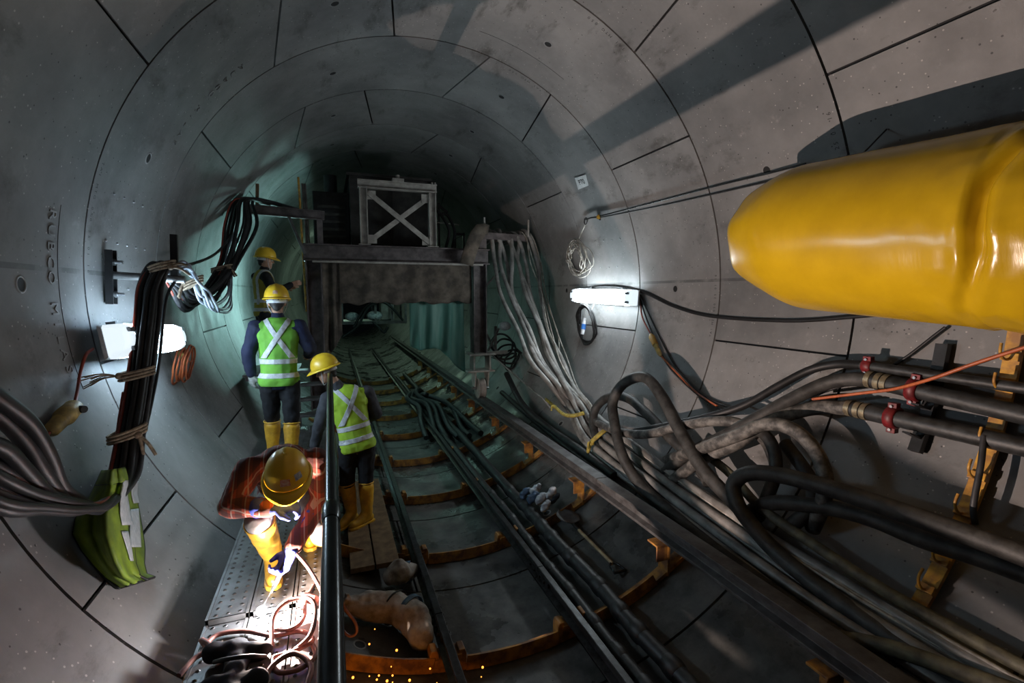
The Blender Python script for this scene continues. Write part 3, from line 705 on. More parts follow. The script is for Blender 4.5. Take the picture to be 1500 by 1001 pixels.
# black hoses heaped on the track under the curtain
for k in range(6):
    rnd = random.Random(40+k); x = 0.30+0.13*k
    pts = [(x+.55-.1*k, 12.8-k*.25, -2.6), (x+.35-.12*k, 12.0-k*.2, -2.45+.05*(k % 3)), (x-.05+.1*rnd.random(), 11.2-.3*rnd.random(), -2.40-.05*(k % 2)), (x+.15+.2*rnd.random(), 10.3, -2.5+.08*rnd.random()), (x+.25-.2*rnd.random(), 9.5-k*.15, -2.6), (x+.05+.04*k, 8.9-k*.15, -2.75)]
    pts = [Vector((p[0], p[1], max(p[2], invert_z(p[0])+0.10))) for p in pts]
    cable('track_hose', pts, 0.052, 'black_pipe', ('leftmost', 'second', 'third', 'fourth', 'fifth', 'rightmost')[k]+' of the black hoses heaped on the track below the green tarpaulin', 'hose', 'black hoses heaped on the track')

# ------------------------------------------------------------------ fluorescent fixtures
def batten(name, a, b, h, d, lampm, label, inward):
    """box luminaire with a rounded translucent cover between points a and b"""
    a, b = Vector(a), Vector(b); ax = (b-a).normalized(); L = (b-a).length; n = Vector(inward).normalized(); up = n.cross(ax).normalized()
    if up.z < 0: up = -up
    t = thing(name, label, 'lamp', tuple((a+b)/2))
    def P(s, u, v): return a+ax*s+up*u+n*v
    m = MB(); m.add([P(s, u, v) for s in (0, L) for (u, v) in ((-h/2, 0), (h/2, 0), (h/2*.8, d*.2), (-h/2*.8, d*.2))], [(0, 1, 2, 3), (7, 6, 5, 4), (0, 4, 5, 1), (1, 5, 6, 2), (2, 6, 7, 3), (3, 7, 4, 0)])
    m.build('housing', 'white_plastic', t, 0.008)
    k = 10; prof = [(-h/2*math.cos(PI*i/k), d*.18+d*.82*math.sin(PI*i/k)**0.5) for i in range(k+1)]
    def shell_part(nm, st, sc, mt_):
        m = MB(); vs = []; w = k+1; nn_ = len(st)
        for s, q in zip(st, sc): vs += [P(s, u*q, d*.18+(v-d*.18)*q) for u, v in prof]
        m.add(vs, [(j*w+i, j*w+i+1, (j+1)*w+i+1, (j+1)*w+i) for j in range(nn_-1) for i in range(k)], True)
        m.add([vs[i] for i in range(w)], [tuple(range(w))]); m.add([vs[(nn_-1)*w+i] for i in range(w)], [tuple(range(w-1, -1, -1))])
        return m.build(nm, mt_, t)
    shell_part('diffuser', [0.13, L-0.13], [1.0, 1.0], lampm)
    shell_part('end_cap', [0.0, 0.02, 0.129], [0.80, 0.97, 1.01], 'lamp_end'); shell_part('end_cap', [L-0.129, L-0.02, L], [1.01, 0.97, 0.80], 'lamp_end')
    for s0 in (0.085, L-0.085):
        for u in (-h*.27, h*.27):
            MB().box(P(s0, u, d*0.97), (0.02, 0.085, 0.032), Matrix((n, ax, up)).transposed()).build('clip', 'clip_grey', t)
    for s in (L*.25, L*.75):
        m = MB(); m.bar(P(s, h/2-.01, -0.03), P(s, h/2+.035, -0.03), .03, .06, tuple(n)); m.build('wall_bracket', 'black_steel', t)
    return t
batten('fluorescent_lamp', onR(146, 503, 2.77), onR(244, 497, 2.77), 0.25, 0.17, 'lamp_left', 'lit fluorescent lamp on the left wall behind the hanging cable bundle', (1, 0, 0.16))
batten('fluorescent_lamp', onR(846, 433, 2.80), onR(937, 437, 2.80), 0.23, 0.16, 'lamp_right', 'lit fluorescent lamp on the right wall above the black cable coil', (-1, 0, 0.03))
batten('fluorescent_lamp', (-1.56, 9.45, -0.1), (-1.56, 10.7, -0.1), 0.17, 0.11, 'lamp_green', 'greenish fluorescent lamp on the gantry side behind the left column', (-1, 0, 0))
batten('fluorescent_lamp', (0.75, 11.6, 0.42), (0.75, 12.9, 0.42), 0.17, 0.11, 'added_backlight', 'added greenish backlight under the gantry floor, unseen behind the curtain', (0, 0, -1))  # unseen lamp added to light the tarpaulin from behind
for k, yy in enumerate((19.5, 23.5, 28.0)):
    batten('fluorescent_lamp', (-0.6, yy, 2.55), (-0.6, yy+1.4, 2.55), 0.17, 0.11, 'lamp_far', ('nearest', 'middle', 'farthest')[k]+' of the greenish crown lamps far down the tunnel', (0, 0, -1))

# ------------------------------------------------------------------ yellow ventilation duct
t = thing('ventilation_duct', 'big glossy yellow ventilation duct slung along the right wall', 'duct', (2.2, 2.0, 0.3))
def duct_c(y): return Vector((2.225, y, 0.352+0.07*(y-2.18)))
b = MB(); nu = 96; vs = []; rows = []
prof = [(-2.6+0.05*i, 0.55) for i in range(72)]+[(1.0+0.02*i, 0.55) for i in range(45)]+[(1.9+0.05*i, 0.55) for i in range(16)] + [(2.70, .548), (2.76, .540), (2.84, .520), (2.94, .485), (3.04, .447), (3.12, .415), (3.165, .392), (3.175, .372), (3.165, .345), (3.12, .31), (3.08, .20)]
for (y, r) in prof:
    for k in range(nu):
        a = 2*PI*k/nu; rr = r
        # deep fold where two lengths meet, creases around it, faint hoops
        fy = 1.44-0.10*math.sin(a)+0.03*math.sin(5*a)
        side = 0.5+0.5*math.cos(a-PI*0.98)
        d = (y-fy)
        rr -= 0.075*side*math.exp(-(d/0.032)**2)*(0.6+0.4*math.sin(2.5*a+0.5))
        rr += 0.016*side*math.exp(-((d+0.07)/0.04)**2)
        rr += 0.012*side*math.exp(-((d-0.07)/0.04)**2)
        rr += 0.012*math.exp(-(d/0.28)**2)*noise.noise(Vector((math.cos(a)*7, y*9, math.sin(a)*7)))
        rr += 0.004*noise.noise(Vector((math.cos(a)*2, y*3, math.sin(a)*2)))
        if r < 0.545: rr *= 1+0.035*math.sin(7*a)*(0.55-r)/0.2
        if y < 1.5: rr += 0.008*math.sin(y*20)
        c = duct_c(y); vs.append(c+Vector((rr*math.cos(a), 0, rr*math.sin(a))))
mm_ = len(prof)
b.add(vs, [(i*nu+k, i*nu+(k+1) % nu, (i+1)*nu+(k+1) % nu, (i+1)*nu+k) for i in range(mm_-1) for k in range(nu)], True)
b.add(vs[-nu:], [tuple(range(nu))])
b.build('duct_skin', 'yellow_pvc', t)
for y in (2.5, 1.0, -1.0):
    c = duct_c(y)+Vector((0.12, 0, 0.545)); w_ = onR(900, 100); p = Vector((math.sqrt(2.89**2-(c.z+.25)**2), y, c.z+.25))
    MB().cyl(c, p, 0.006, 6).build('hanger_wire', 'black_steel', t)

# ------------------------------------------------------------------ right wall: ropes, coils, sign, small cables
hook = thing('wall_hook', 'small steel eye hook on the right wall holding the wire coil', 'hook', tuple(onR(860, 322, 2.88)))
MB().tube(coil_pts(onR(858, 324, 2.86), (0, 1, 0), (0, 0, 1), 0.05, 0.05, 1, 0), 0.009, 6).build('ring', 'black_steel', hook)
MB().cyl(onR(877, 318, 2.9), onR(877, 318, 2.84), 0.035, 12).build('anchor', 'hook_yellow', hook)
MB().tube([onR(858, 322, 2.86), onR(866, 319, 2.86), onR(877, 318, 2.85)], 0.011, 6).build('shackle', 'black_steel', hook)
cable('support_wire', [onR(877, 317, 2.86), onR(960, 296, 2.87), onR(1050, 272, 2.87), onR(1125, 254, 2.86), onR(1180, 240, 2.83)], 0.010, 'tube_steel', 'upper thin support wire from the hook to the yellow duct', 'wire', 'duct support wires')
cable('support_wire', [onR(877, 319, 2.86), onR(960, 303, 2.87), onR(1050, 283, 2.87), onR(1120, 267, 2.86), onR(1180, 255, 2.83)], 0.010, 'black_cable', 'lower rust-dark support wire from the hook to the yellow duct', 'wire', 'duct support wires')
cp = onR(845, 376, 2.83); up = Vector((-0.2, 0, 1)).normalized()
pts = []
for i, (rx, ry, dy) in enumerate(((.17, .24, 0), (.13, .26, .03), (.19, .20, -.03), (.10, .22, .04), (.22, .27, -.06), (.15, .25, .02), (.26, .20, -.10), (.12, .20, .0))):
    pts += coil_pts(cp+Vector((0, dy, -0.01*i)), (0, 1, 0), up, rx*1.75, ry*1.15, 1, 0.035, i, 12)
tag(MB().tube(spline([onR(857, 330, 2.86)]+pts, 3), 0.008, 6).build('wire_coil', 'wire'), 'tangled pale wire coil hanging from the wall hook', 'coil')
# paper sign
q = [onR(842, 261, 2.888), onR(858, 256, 2.888), onR(862, 272, 2.888), onR(847, 278, 2.888)]
nr = (q[1]-q[0]).cross(q[3]-q[0]).normalized()
if nr.dot(CAM-q[0]) < 0: nr = -nr
b = MB(); b.add(q+[p-nr*0.003 for p in q], [(0, 1, 2, 3), (7, 6, 5, 4), (0, 4, 5, 1), (1, 5, 6, 2), (2, 6, 7, 3), (3, 7, 4, 0)])
sign = tag(b.build('paper_sign', 'paper'), 'white paper sign marked P70 on the right wall', 'sign')
cu = bpy.data.curves.new('lettering', 'FONT'); cu.body = 'P70'; cu.size = 0.11; cu.align_x = 'CENTER'; cu.align_y = 'CENTER'; cu.offset = 0.001
tmp = bpy.data.objects.new('tmp', cu); COL.objects.link(tmp)
me = bpy.data.meshes.new_from_object(tmp.evaluated_get(bpy.context.evaluated_depsgraph_get())); bpy.data.objects.remove(tmp)
me.materials.clear(); me.materials.append(M['stencil']); o = bpy.data.objects.new('lettering', me); link(o, sign)
rv = (q[1]-q[0]).normalized(); uv = nr.cross(rv); mt = Matrix((rv, uv, nr)).transposed().to_4x4(); mt.translation = (q[0]+q[1]+q[2]+q[3])/4+nr*0.002; o.matrix_world = mt
# black cable coil with blue and white plug below the right lamp
t = thing('cable_coil', 'black cable coil with a blue and white plug under the right lamp', 'coil', tuple(onR(858, 475, 2.84)))
c = onR(860, 476, 2.82); pts = []
for i in range(9): pts += coil_pts(c+Vector((-0.012*(i % 4), 0.0, 0)), (0, 1, 0), (-.15, 0, 1), 0.27+0.014*(i % 5)-.03, 0.36-0.014*(i % 5), 1, 0.012, i+20, 14)
MB().tube(inside(spline(pts, 2), .014), 0.014, 6).build('windings', 'black_cable', t)
a, b_ = onR(853, 490, 2.72), onR(857, 466, 2.72); d = (b_-a)
MB().tube([a, a+d*.3], [.028, .034], 12).build('plug_body', 'white_plastic', t)
MB().tube([a+d*.3, a+d*.62], .040, 12).build('plug_ring', 'blue_plastic', t)
MB().tube([a+d*.62, b_], [.034, .026], 12).build('plug_body', 'white_plastic', t)
MB().tube([onR(872, 440, 2.85), onR(868, 452, 2.8), onR(862, 462, 2.78)], .008, 6).build('hanging_loop', 'wire', t)
cable('supply_cable', [onR(845, 424, 2.85), onR(890, 420, 2.87), onR(938, 427, 2.86), onR(985, 448, 2.87), onR(1040, 463, 2.88), (onR(1150, 470, 2.88)), onR(1250, 464, 2.88), onR(1330, 455, 2.87)], 0.019, 'black_cable', 'black supply cable sagging from the right lamp to behind the duct')
cable('feeder_cable', [onR(938, 432, 2.86), onR(955, 470, 2.87), onR(985, 530, 2.88), onR(1010, 560, 2.87), onR(1040, 585, 2.86), onR(1075, 600, 2.8)], 0.011, 'black_cable', 'upper black feeder cable trailing down from the right lamp', 'cable', 'feeder cables under the right lamp')
cable('feeder_cable', [onR(936, 434, 2.86), onR(950, 475, 2.87), onR(975, 530, 2.88), onR(1003, 562, 2.87), onR(1035, 588, 2.86), onR(1065, 605, 2.8)], 0.011, 'black_cable', 'lower black feeder cable trailing down from the right lamp', 'cable', 'feeder cables under the right lamp')
cable('red_lead', [onR(938, 440, 2.86), onR(941, 465, 2.86), onR(955, 493, 2.86)], 0.011, 'red_cable', 'red lead from the right lamp down to the yellow connector', 'cable')
cable('red_lead', [onR(967, 520, 2.86), onR(990, 545, 2.86), onR(1020, 575, 2.86), onR(1050, 595, 2.82)], 0.011, 'orange_cable', 'orange lead below the yellow connector under the right lamp', 'cable')
t = thing('cable_connector', 'yellow and white cable connector on the red lead of the right wall', 'connector', tuple(onR(960, 505, 2.84)))
a, b_ = onR(953, 490, 2.84), onR(968, 522, 2.84); d = b_-a
MB().tube([a, a+d*.12, a+d*.5], [.02, .042, .042], 12).build('socket', 'hook_yellow', t)
MB().tube([a+d*.5, a+d*.9, b_], [.036, .03, .015], 12).build('plug', 'plug_yellow', t)

# ------------------------------------------------------------------ right: thick cable bundle over the saddle and down along the rail
LO = [(858, 650), (930, 712), (1000, 770), (1150, 890), (1290, 990)]
HI = [(884, 616), (985, 690), (1090, 760), (1240, 853), (1400, 945)]
def bundle_cable(u, rad, layer, seed, hang_shift=0.0):
    rnd = random.Random(seed); pts = []
    sx = 716+u*56; 
    top = atY(sx, 337+6*rnd.random(), 9.05+0.1*rnd.random())
    pts.append(Vector((1.55+u*.8, 9.9, 1.02))); pts.append(top)
    for py, x0, x1 in ((384, 724, 782), (430, 735, 792), (484, 760, 806), (528, 783, 822), (566, 812, 840)):
        tt = (py-337)/(606-337); y = 9.05-3.0*tt**1.6
        px = x0+(x1-x0)*(u+hang_shift*math.sin(PI*tt)+rnd.uniform(-.11, .11))
        pts.append(atY(px, py, y+rnd.uniform(-.12, .12)))
    pts.append(onR(836+u*26, 606-u*16, 2.9-rad-layer))
    for k in range(5):
        px = LO[k][0]+(HI[k][0]-LO[k][0])*u; py = LO[k][1]+(HI[k][1]-LO[k][1])*u
        w = 0 if k == 0 else rnd.uniform(-.03, .03)
        p = onR(px, py, 2.9-rad-0.006-layer*(0.7+.3*rnd.random())); pts.append(p+Vector((w*.5, 0, 0)))
    l = pts[-1]-pts[-2]; d = l.normalized()
    for q in (0.9, 2.0): 
        p = pts[-1] if q == .9 else pts[-1]
        pts.append(Vector((p.x*1.0, p.y-1.0, p.z)))
    return pts
spec = [(0.00, .041, .00, -.1), (0.13, .042, .07, .15), (0.27, .040, .00, -.10), (0.38, .042, .07, .32), (0.53, .040, .00, -.25), (0.66, .042, .07, .12), (0.80, .041, .0, -.2), (0.95, .040, .05, .05)]
ORD = ['leftmost', 'second', 'third', 'fourth', 'fifth', 'sixth', 'seventh', 'rightmost']
for i, (u, r_, lay, hs) in enumerate(spec):
    o = tag(MB().tube(inside(spline(bundle_cable(u, r_, lay, 100+i, hs), 7), r_), r_, 10).build('power_cable', 'grey_cable'), ORD[i]+' of the thick muddy grey cables draped over the gantry saddle', 'cable', 'grey power cables draped from the gantry')
for i, u in enumerate((0.86, 0.92, 0.97, 1.03)):
    tag(MB().tube(spline(bundle_cable(u, .014, .10, 130+i, .15), 7), .013, 6).build('thin_cable', 'wire'), ('innermost', 'second', 'third', 'outermost')[i]+' of the thin pale cables right of the draped gantry cables', 'cable', 'thin pale cables of the gantry bundle')
for k, (c0, lab) in enumerate((((828, 596), 'yellow rope tying the draped cables, the upper knot'), ((870, 642), 'yellow rope tying the cables, the lower knot near the hose loops'))):
    t = thing('rope_tie', lab, 'rope', tuple(onR(c0[0], c0[1], 2.72)), 'yellow rope ties')
    if k == 0: P_ = [onR(800, 586, 2.70), onR(812, 596, 2.64), onR(826, 608, 2.62), onR(840, 610, 2.64), onR(856, 606, 2.68)]
    else: P_ = [onR(861, 664, 2.74), onR(866, 650, 2.66), onR(876, 640, 2.62), onR(886, 632, 2.64), (onR(892, 628, 2.74))]
    MB().tube(spline(P_, 6), .020, 8).build('strand', 'yellow_rope', t)
    MB().tube(spline([p+Vector((0.01, 0.03, 0.012)) for p in P_], 6), .016, 8).build('strand', 'yellow_rope', t)
    MB().ball(P_[1], .035, 10, 8, (1.2, 1, .8)).build('knot', 'yellow_rope', t)
    MB().tube(spline([P_[1], P_[1]+Vector((-.05, -.02, .02)), P_[1]+Vector((-.07, -.04, -.05))], 5), [.014]*10+[.02], 6).build('loose_end', 'yellow_rope', t)
cable('hanging_wire', [atY(720, 520, 8.95), onR(752, 548, 2.35), onR(790, 580, 2.45), onR(806, 598, 2.62)], 0.014, 'grey_cable', 'thin ropy wire from the gantry bogie to the cable bundle', 'wire')
cable('low_hose', [atY(742, 548, 8.7), onR(765, 592, 2.70), onR(800, 625, 2.78), onR(850, 660, 2.80), onR(900, 698, 2.82)], 0.055, 'black_pipe', 'dark blue-grey hose low between the gantry rail and cable bundle', 'hose')
cable('low_hose', [onR(735, 575, 2.74), onR(790, 622, 2.8), onR(850, 672, 2.82), onR(950, 752, 2.83), onR(1100, 870, 2.83)], 0.045, 'black_pipe', 'dark hose tucked against the outer side of the gantry rail', 'hose')
# tangle behind the right column
for k in range(5):
    rnd = random.Random(60+k)
    c = atY(735+k*5, 505+k*7, 9.4+0.1*k)
    tag(MB().tube(inside(spline(coil_pts(c, (1, 0, 0), (0, .2, 1), .22+.05*rnd.random(), .18+.06*rnd.random(), 1, .03, k, 10), 4), .022), .022, 7).build('looped_hose', 'black_cable'), ('topmost', 'second', 'third', 'fourth', 'lowest')[k]+' of the black looped hoses behind the right gantry column', 'hose', 'looped hoses behind the gantry column')
tag(MB().ball(atY(739, 478, 9.6), .13, 14, 10, (1.1, .8, .75)).build('white_float', 'white_plastic'), 'white plastic drum lid behind the right gantry column', 'drum')

# ------------------------------------------------------------------ right: hoses, steel pipes, hook strap
def px_path(L): return [onR(a, b_, r_) for a, b_, r_ in L]
HOSES = [
 ('arched_hose', [(1310, 990, 2.80), (1130, 866, 2.80), (1010, 775, 2.79), (940, 712, 2.74), (912, 668, 2.56), (900, 618, 2.42), (898, 588, 2.36), (914, 562, 2.32), (944, 553, 2.32), (970, 582, 2.36), (996, 632, 2.42), (1030, 688, 2.50), (1080, 742, 2.60), (1120, 790, 2.84)], .062, 'hose', 'tall arched black hose rising beside the cable bundle'),
 ('arched_hose', [(885, 665, 2.86), (870, 630, 2.74), (872, 600, 2.66), (892, 582, 2.62), (920, 584, 2.60), (948, 607, 2.60), (980, 640, 2.64), (1010, 668, 2.72), (1040, 710, 2.86)], .058, 'hose', 'lower black hose arch just behind the tall arched hose'),
 ('muddy_hose', [(862, 612, 2.80), (884, 624, 2.64), (912, 634, 2.56), (950, 636, 2.50), (1000, 624, 2.48), (1050, 617, 2.50), (1085, 622, 2.56), (1120, 645, 2.68), (1140, 690, 2.86)], .050, 'muddy_hose', 'mud-caked pale hose crossing in front of the hose arches'),
 ('thin_hose', [(930, 632, 2.60), (985, 622, 2.52), (1040, 610, 2.52), (1090, 594, 2.58), (1140, 566, 2.66), (1185, 543, 2.73), (1225, 534, 2.76), (1262, 535, 2.75)], .036, 'black_cable', 'thin black hose sweeping up to the top wall pipe'),
 ('feed_hose', [(975, 690, 2.84), (1015, 662, 2.64), (1060, 640, 2.52), (1105, 615, 2.56), (1160, 585, 2.64), (1210, 562, 2.72), (1245, 556, 2.75), (1278, 557, 2.75)], .058, 'hose', 'thick hose sweeping up to the clamped middle wall pipe'),
 ('feed_hose', [(985, 705, 2.84), (1030, 672, 2.62), (1075, 652, 2.54), (1115, 625, 2.56), (1160, 606, 2.64), (1205, 597, 2.72), (1248, 599, 2.75)], .058, 'muddy_hose', 'thick hose running level to the clamped lower wall pipe'),
 ('looped_hose', [(975, 675, 2.84), (1020, 660, 2.52), (1075, 640, 2.42), (1120, 622, 2.42), (1158, 628, 2.44), (1190, 655, 2.48), (1208, 695, 2.54), (1206, 735, 2.62), (1190, 775, 2.84)], .056, 'muddy_hose', 'outer curled hose loop bending down to the right'),
 ('looped_hose', [(1040, 655, 2.72), (1080, 637, 2.56), (1112, 632, 2.54), (1132, 655, 2.56), (1136, 690, 2.60), (1126, 722, 2.68), (1110, 760, 2.86)], .052, 'hose', 'inner curled hose loop nested in the outer one'),
 ('return_hose', [(1480, 1035, 2.80), (1330, 950, 2.80), (1215, 872, 2.79), (1140, 812, 2.76), (1100, 768, 2.64), (1080, 738, 2.52), (1075, 710, 2.46), (1096, 694, 2.42), (1140, 696, 2.44), (1210, 714, 2.48), (1290, 740, 2.52), (1400, 778, 2.56), (1500, 814, 2.58), (1640, 868, 2.60)], .062, 'hose', 'thick black hose doubling back and running off right'),
 ('return_hose', [(1085, 760, 2.84), (1125, 738, 2.66), (1200, 742, 2.64), (1270, 758, 2.66), (1350, 790, 2.68), (1430, 815, 2.70), (1500, 840, 2.70), (1640, 890, 2.70)], .058, 'hose', 'second black hose running off right under the doubled one'),
 ('cross_hose', [(1010, 650, 2.66), (1065, 690, 2.66), (1110, 740, 2.68), (1180, 790, 2.72), (1290, 862, 2.76), (1420, 935, 2.78), (1560, 1010, 2.8)], .040, 'olive_cable', 'olive grey cable along the upper edge of the cable bundle'),
 ('cross_hose', [(1150, 650, 2.72), (1185, 700, 2.72), (1190, 740, 2.72), (1160, 770, 2.74)], .055, 'hose', 'short hose dropping behind the curled loops'),
 ('loose_hose', [(1230, 935, 2.70), (1300, 948, 2.70), (1380, 975, 2.72), (1480, 1012, 2.74), (1600, 1060, 2.76)], .045, 'olive_cable', 'loose grey cable in the bottom right corner'),
]
for nm, L, r_, m_, lab in HOSES: cable(nm, px_path(L), r_, m_, lab, 'hose', n=12, res=9)
cable('thin_lead', [onR(1090, 592, 2.7), onR(1125, 602, 2.72), onR(1190, 580, 2.84), onR(1300, 540, 2.86), onR(1385, 480, 2.86)], .012, 'black_cable', 'thin black lead rising diagonally behind the wall pipes')
cable('orange_lead', [onR(1190, 585, 2.68), onR(1255, 577, 2.68), onR(1310, 570, 2.66), onR(1365, 555, 2.60), onR(1430, 532, 2.58), onR(1530, 500, 2.58)], .012, 'orange_cable', 'orange lead crossing over the wall pipes to the right')
for k, (p0, p1, r_, lab) in enumerate(((onR(1262, 535, 2.75), onR(1500, 569, 2.75), .036, 'top black steel pipe on the right wall'), (onR(1280, 557, 2.75), onR(1500, 608, 2.75), .062, 'middle thick black steel pipe with brass clamp and red coupling'), (onR(1250, 599, 2.75), onR(1500, 655, 2.75), .060, 'lowest thick black steel pipe with brass clamp and red coupling'))):
    t = thing('wall_pipe', lab, 'pipe', tuple(p0), 'steel pipes on the right wall')
    d = (p1-p0).normalized()
    MB().tube([p0, p0+d*4.5], r_, 16).build('pipe_barrel', 'black_pipe', t)
    if k:
        for q in (-.02, .05, .10): MB().tube([p0+d*(q-.02), p0+d*(q+.02)], r_*1.12, 16).build('clamp_ring', 'brass', t)
        MB().tube([p0+d*.14, p0+d*.26], r_*1.08, 16).build('coupling_neck', 'black_pipe', t)
    cpos = p0+d*(.05 if k == 0 else .29)
    cpl = MB().tube([cpos-d*.035, cpos-d*.03, cpos+d*.03, cpos+d*.035], [r_*1.1, r_*1.36, r_*1.36, r_*1.1], 16).build('coupling', 'red_paint', t)
    u = d.cross(Vector((0, 0, 1))).normalized(); w = u.cross(d)
    for e in (-1, 1):
        MB().box(cpos+w*e*r_*1.45, (.06, .05, .05), Matrix((d, u, w)).transposed()).build('coupling_lug', 'red_paint', cpl, .004)
        MB().cyl(cpos+w*e*r_*1.45-u*.04, cpos+w*e*r_*1.45+u*.04, .011, 6).build('coupling_bolt', 'bolt', cpl)
def wall_strap(name, y, a0, a1, r0, wid, th, m_, label, cat):
    t = thing(name, label, cat, tuple(cyl((a0+a1)/2, y, r0)))
    b = MB(); n_ = 22; vs = []
    for k in range(n_+1):
        a = a0+(a1-a0)*k/n_
        for r_ in (r0, r0-th):
            for e in (-wid/2, wid/2): vs.append(cyl(a, y+e, r_))
    fs = []
    for k in range(n_):
        i = 4*k; j = i+4; fs += [(i, i+1, j+1, j), (i+2, j+2, j+3, i+3), (i, j, j+2, i+2), (i+1, i+3, j+3, j+1)]
    fs += [(0, 2, 3, 1), (4*n_, 4*n_+1, 4*n_+3, 4*n_+2)]
    b.add(vs, fs); b.build('strap', m_, t); return t
t = wall_strap('hook_strap', 1.74, -3.5, -43, 2.86, .085, .03, 'hook_yellow', 'yellow curved hanger strap with hooks on the right wall', 'hanger')
for a in (-5.0, -9.0, -13.0, -20.5, -25.0, -30.0, -37.0, -41.0):
    c = cyl(a, 1.74, 2.83); nrm = Vector((-c.x, 0, -c.z)).normalized(); tg = Vector((nrm.z, 0, -nrm.x))
    if tg.z < 0: tg = -tg
    P_ = [c-tg*.0, c+nrm*.05-tg*.02, c+nrm*.10-tg*.012, c+nrm*.135+tg*.02, c+nrm*.14+tg*.075]
    MB().tube(spline(P_, 5), .0085, 7).build('hook', 'hook_yellow', t)
    MB().box(c+nrm*.004, (.05, .09, .05), Matrix((nrm, Vector((0, 1, 0)), tg)).transposed()).build('hook_plate', 'hook_yellow', t, .003)
t = wall_strap('pipe_strap', 2.12, -8, -24, 2.87, .075, .05, 'black_steel', 'dark wall strap behind the three steel pipes', 'hanger')
for a in (-12.8, -16.2, -20.6): MB().bar(cyl(a-1.4, 2.12, 2.85), cyl(a-1.4, 2.12, 2.68), .05, .012).build('pipe_rest', 'black_steel', t)
tag(MB().tube(spline([cyl(-20, 1.72, 2.70), cyl(-24, 1.69, 2.70), cyl(-29, 1.67, 2.73), cyl(-31, 1.66, 2.80)], 5), .018, 8).build('hanging_strap', 'slate_cable'), 'grey strap hanging from the yellow hooks', 'strap')

# ------------------------------------------------------------------ left wall: bracket, bundle, leads
t = thing('cable_bracket', 'black steel cable bracket bolted on the left wall with a projecting bar', 'bracket', (-2.86, 4.66, .1))
b = MB(); b.prism([(-.045, 0), (.045, 0), (.045, .05), (.033, .05), (.033, .012), (-.033, .012), (-.033, .05), (-.045, .05)], (-2.885, 4.66, -.12), (-2.865, 4.66, .30), (1, 0, 0)); b.build('wall_channel', 'black_steel', t)
for z in (-.045, .205):
    MB().cyl((-2.86, 4.66, z), (-2.77, 4.66, z), .013, 8).build('anchor_bolt', 'bolt', t); MB().cyl((-2.835, 4.66, z), (-2.815, 4.66, z), .026, 6).build('nut', 'bolt', t)
MB().tube([(-2.85, 4.66, .105), (-2.36, 4.66, .075)], .030, 14).build('bar', 'galvanised', t)
MB().bar((-2.43, 4.66, .06), (-2.415, 4.66, .435), .05, .035, (0, 1, 0)).build('upright_stop', 'black_steel', t)
NB = 18
for i in range(NB):
    rnd = random.Random(200+i); a = 2*PI*rnd.random(); q = math.sqrt(rnd.random())
    ox, oy = q*math.cos(a), q*math.sin(a); red = i in (4, 11)
    rad = .010 if red else rnd.choice((.016, .018, .021))
    P_ = []
    # gantry arm, hanging swag, bracket bar, drop, green wrap, sprawl to the left edge
    P_.append(Vector((-1.75+.1*ox, 9.5+.2*oy, 1.42+.05*oy)))
    P_.append(Vector((-2.20+.08*ox, 8.8+.10*oy, 1.43+.045*oy)))
    P_.append(Vector((-2.42+.12*ox, 8.35+.38*oy, 1.36+.06*oy)))
    P_.append(Vector((-2.42+.22*ox, 7.95+.50*oy, .95+.05*oy)))
    P_.append(Vector((-2.48+.13*ox, 7.35+.22*oy, .42+.06*oy)))
    P_.append(Vector((-2.56+.08*ox, 6.5+.15*oy, .02-.06*i/NB*2+.1*oy)))
    P_.append(Vector((-2.56+.07*ox, 5.6+.1*oy, -.10-.05*oy+.1*ox)))
    P_.append(Vector((-2.53+.06*ox, 5.0+.04*oy, .08+.05*oy)))
    P_.append(Vector((-2.52+.075*ox, 4.66+.05*oy, .175+.045*oy)))
    P_.append(Vector((-2.555+.085*ox, 4.50+.06*oy, .02+.03*oy)))
    P_.append(atY(214, 470, 4.30)+Vector((.08*ox, .08*oy, 0)))
    P_.append(atY(203, 560, 4.02)+Vector((.075*ox, .07*oy, 0)))
    P_.append(atY(190, 640, 3.72)+Vector((.072*ox, .07*oy, 0)))
    P_.append(atY(180, 700, 3.48)+Vector((.075*ox, .06*oy, 0)))
    k = (i*7 % NB)/NB
    P_.append(onR(158, 738+8*ox, 2.66+.06*oy))
    P_.append(onR(118, 742+14*k-6, 2.62+.07*oy))
    P_.append(onR(62, 728+30*k-8, 2.58+.08*oy))
    P_.append(onR(8, 690+62*k, 2.54+.08*oy))
    P_.append(onR(-70, 640+80*k, 2.54+.08*oy))
    P_.append(onR(-170, 600+90*k, 2.56+.06*oy))
    m_ = 'red_cable' if red else ('slate_cable' if i % 2 else 'black_cable')
    lab = ('thin red cable on the %s of the left wall bundle' % ('front' if i == 4 else 'back')) if red else 'dark cable of the bundle hung along the left wall'
    cable('wall_cable', P_, rad, m_, lab, 'cable', 'red cables of the left bundle' if red else 'dark cables of the left wall bundle', n=7, res=7)
for k, P_ in enumerate(([(-60, 545, 2.45), (0, 585, 2.44), (45, 622, 2.46), (72, 668, 2.52), (92, 715, 2.60), (125, 742, 2.66)], [(-60, 570, 2.50), (0, 610, 2.50), (38, 650, 2.52), (62, 690, 2.56), (95, 735, 2.64)], [(-60, 640, 2.5), (0, 655, 2.5), (38, 692, 2.54), (72, 728, 2.6), (110, 748, 2.66)])):
    cable('heavy_cable', px_path(P_), .031, 'black_cable', ('uppermost', 'middle', 'lowest')[k]+' heavy black cable curving in at the left edge', 'cable', 'heavy black cables at the left edge')
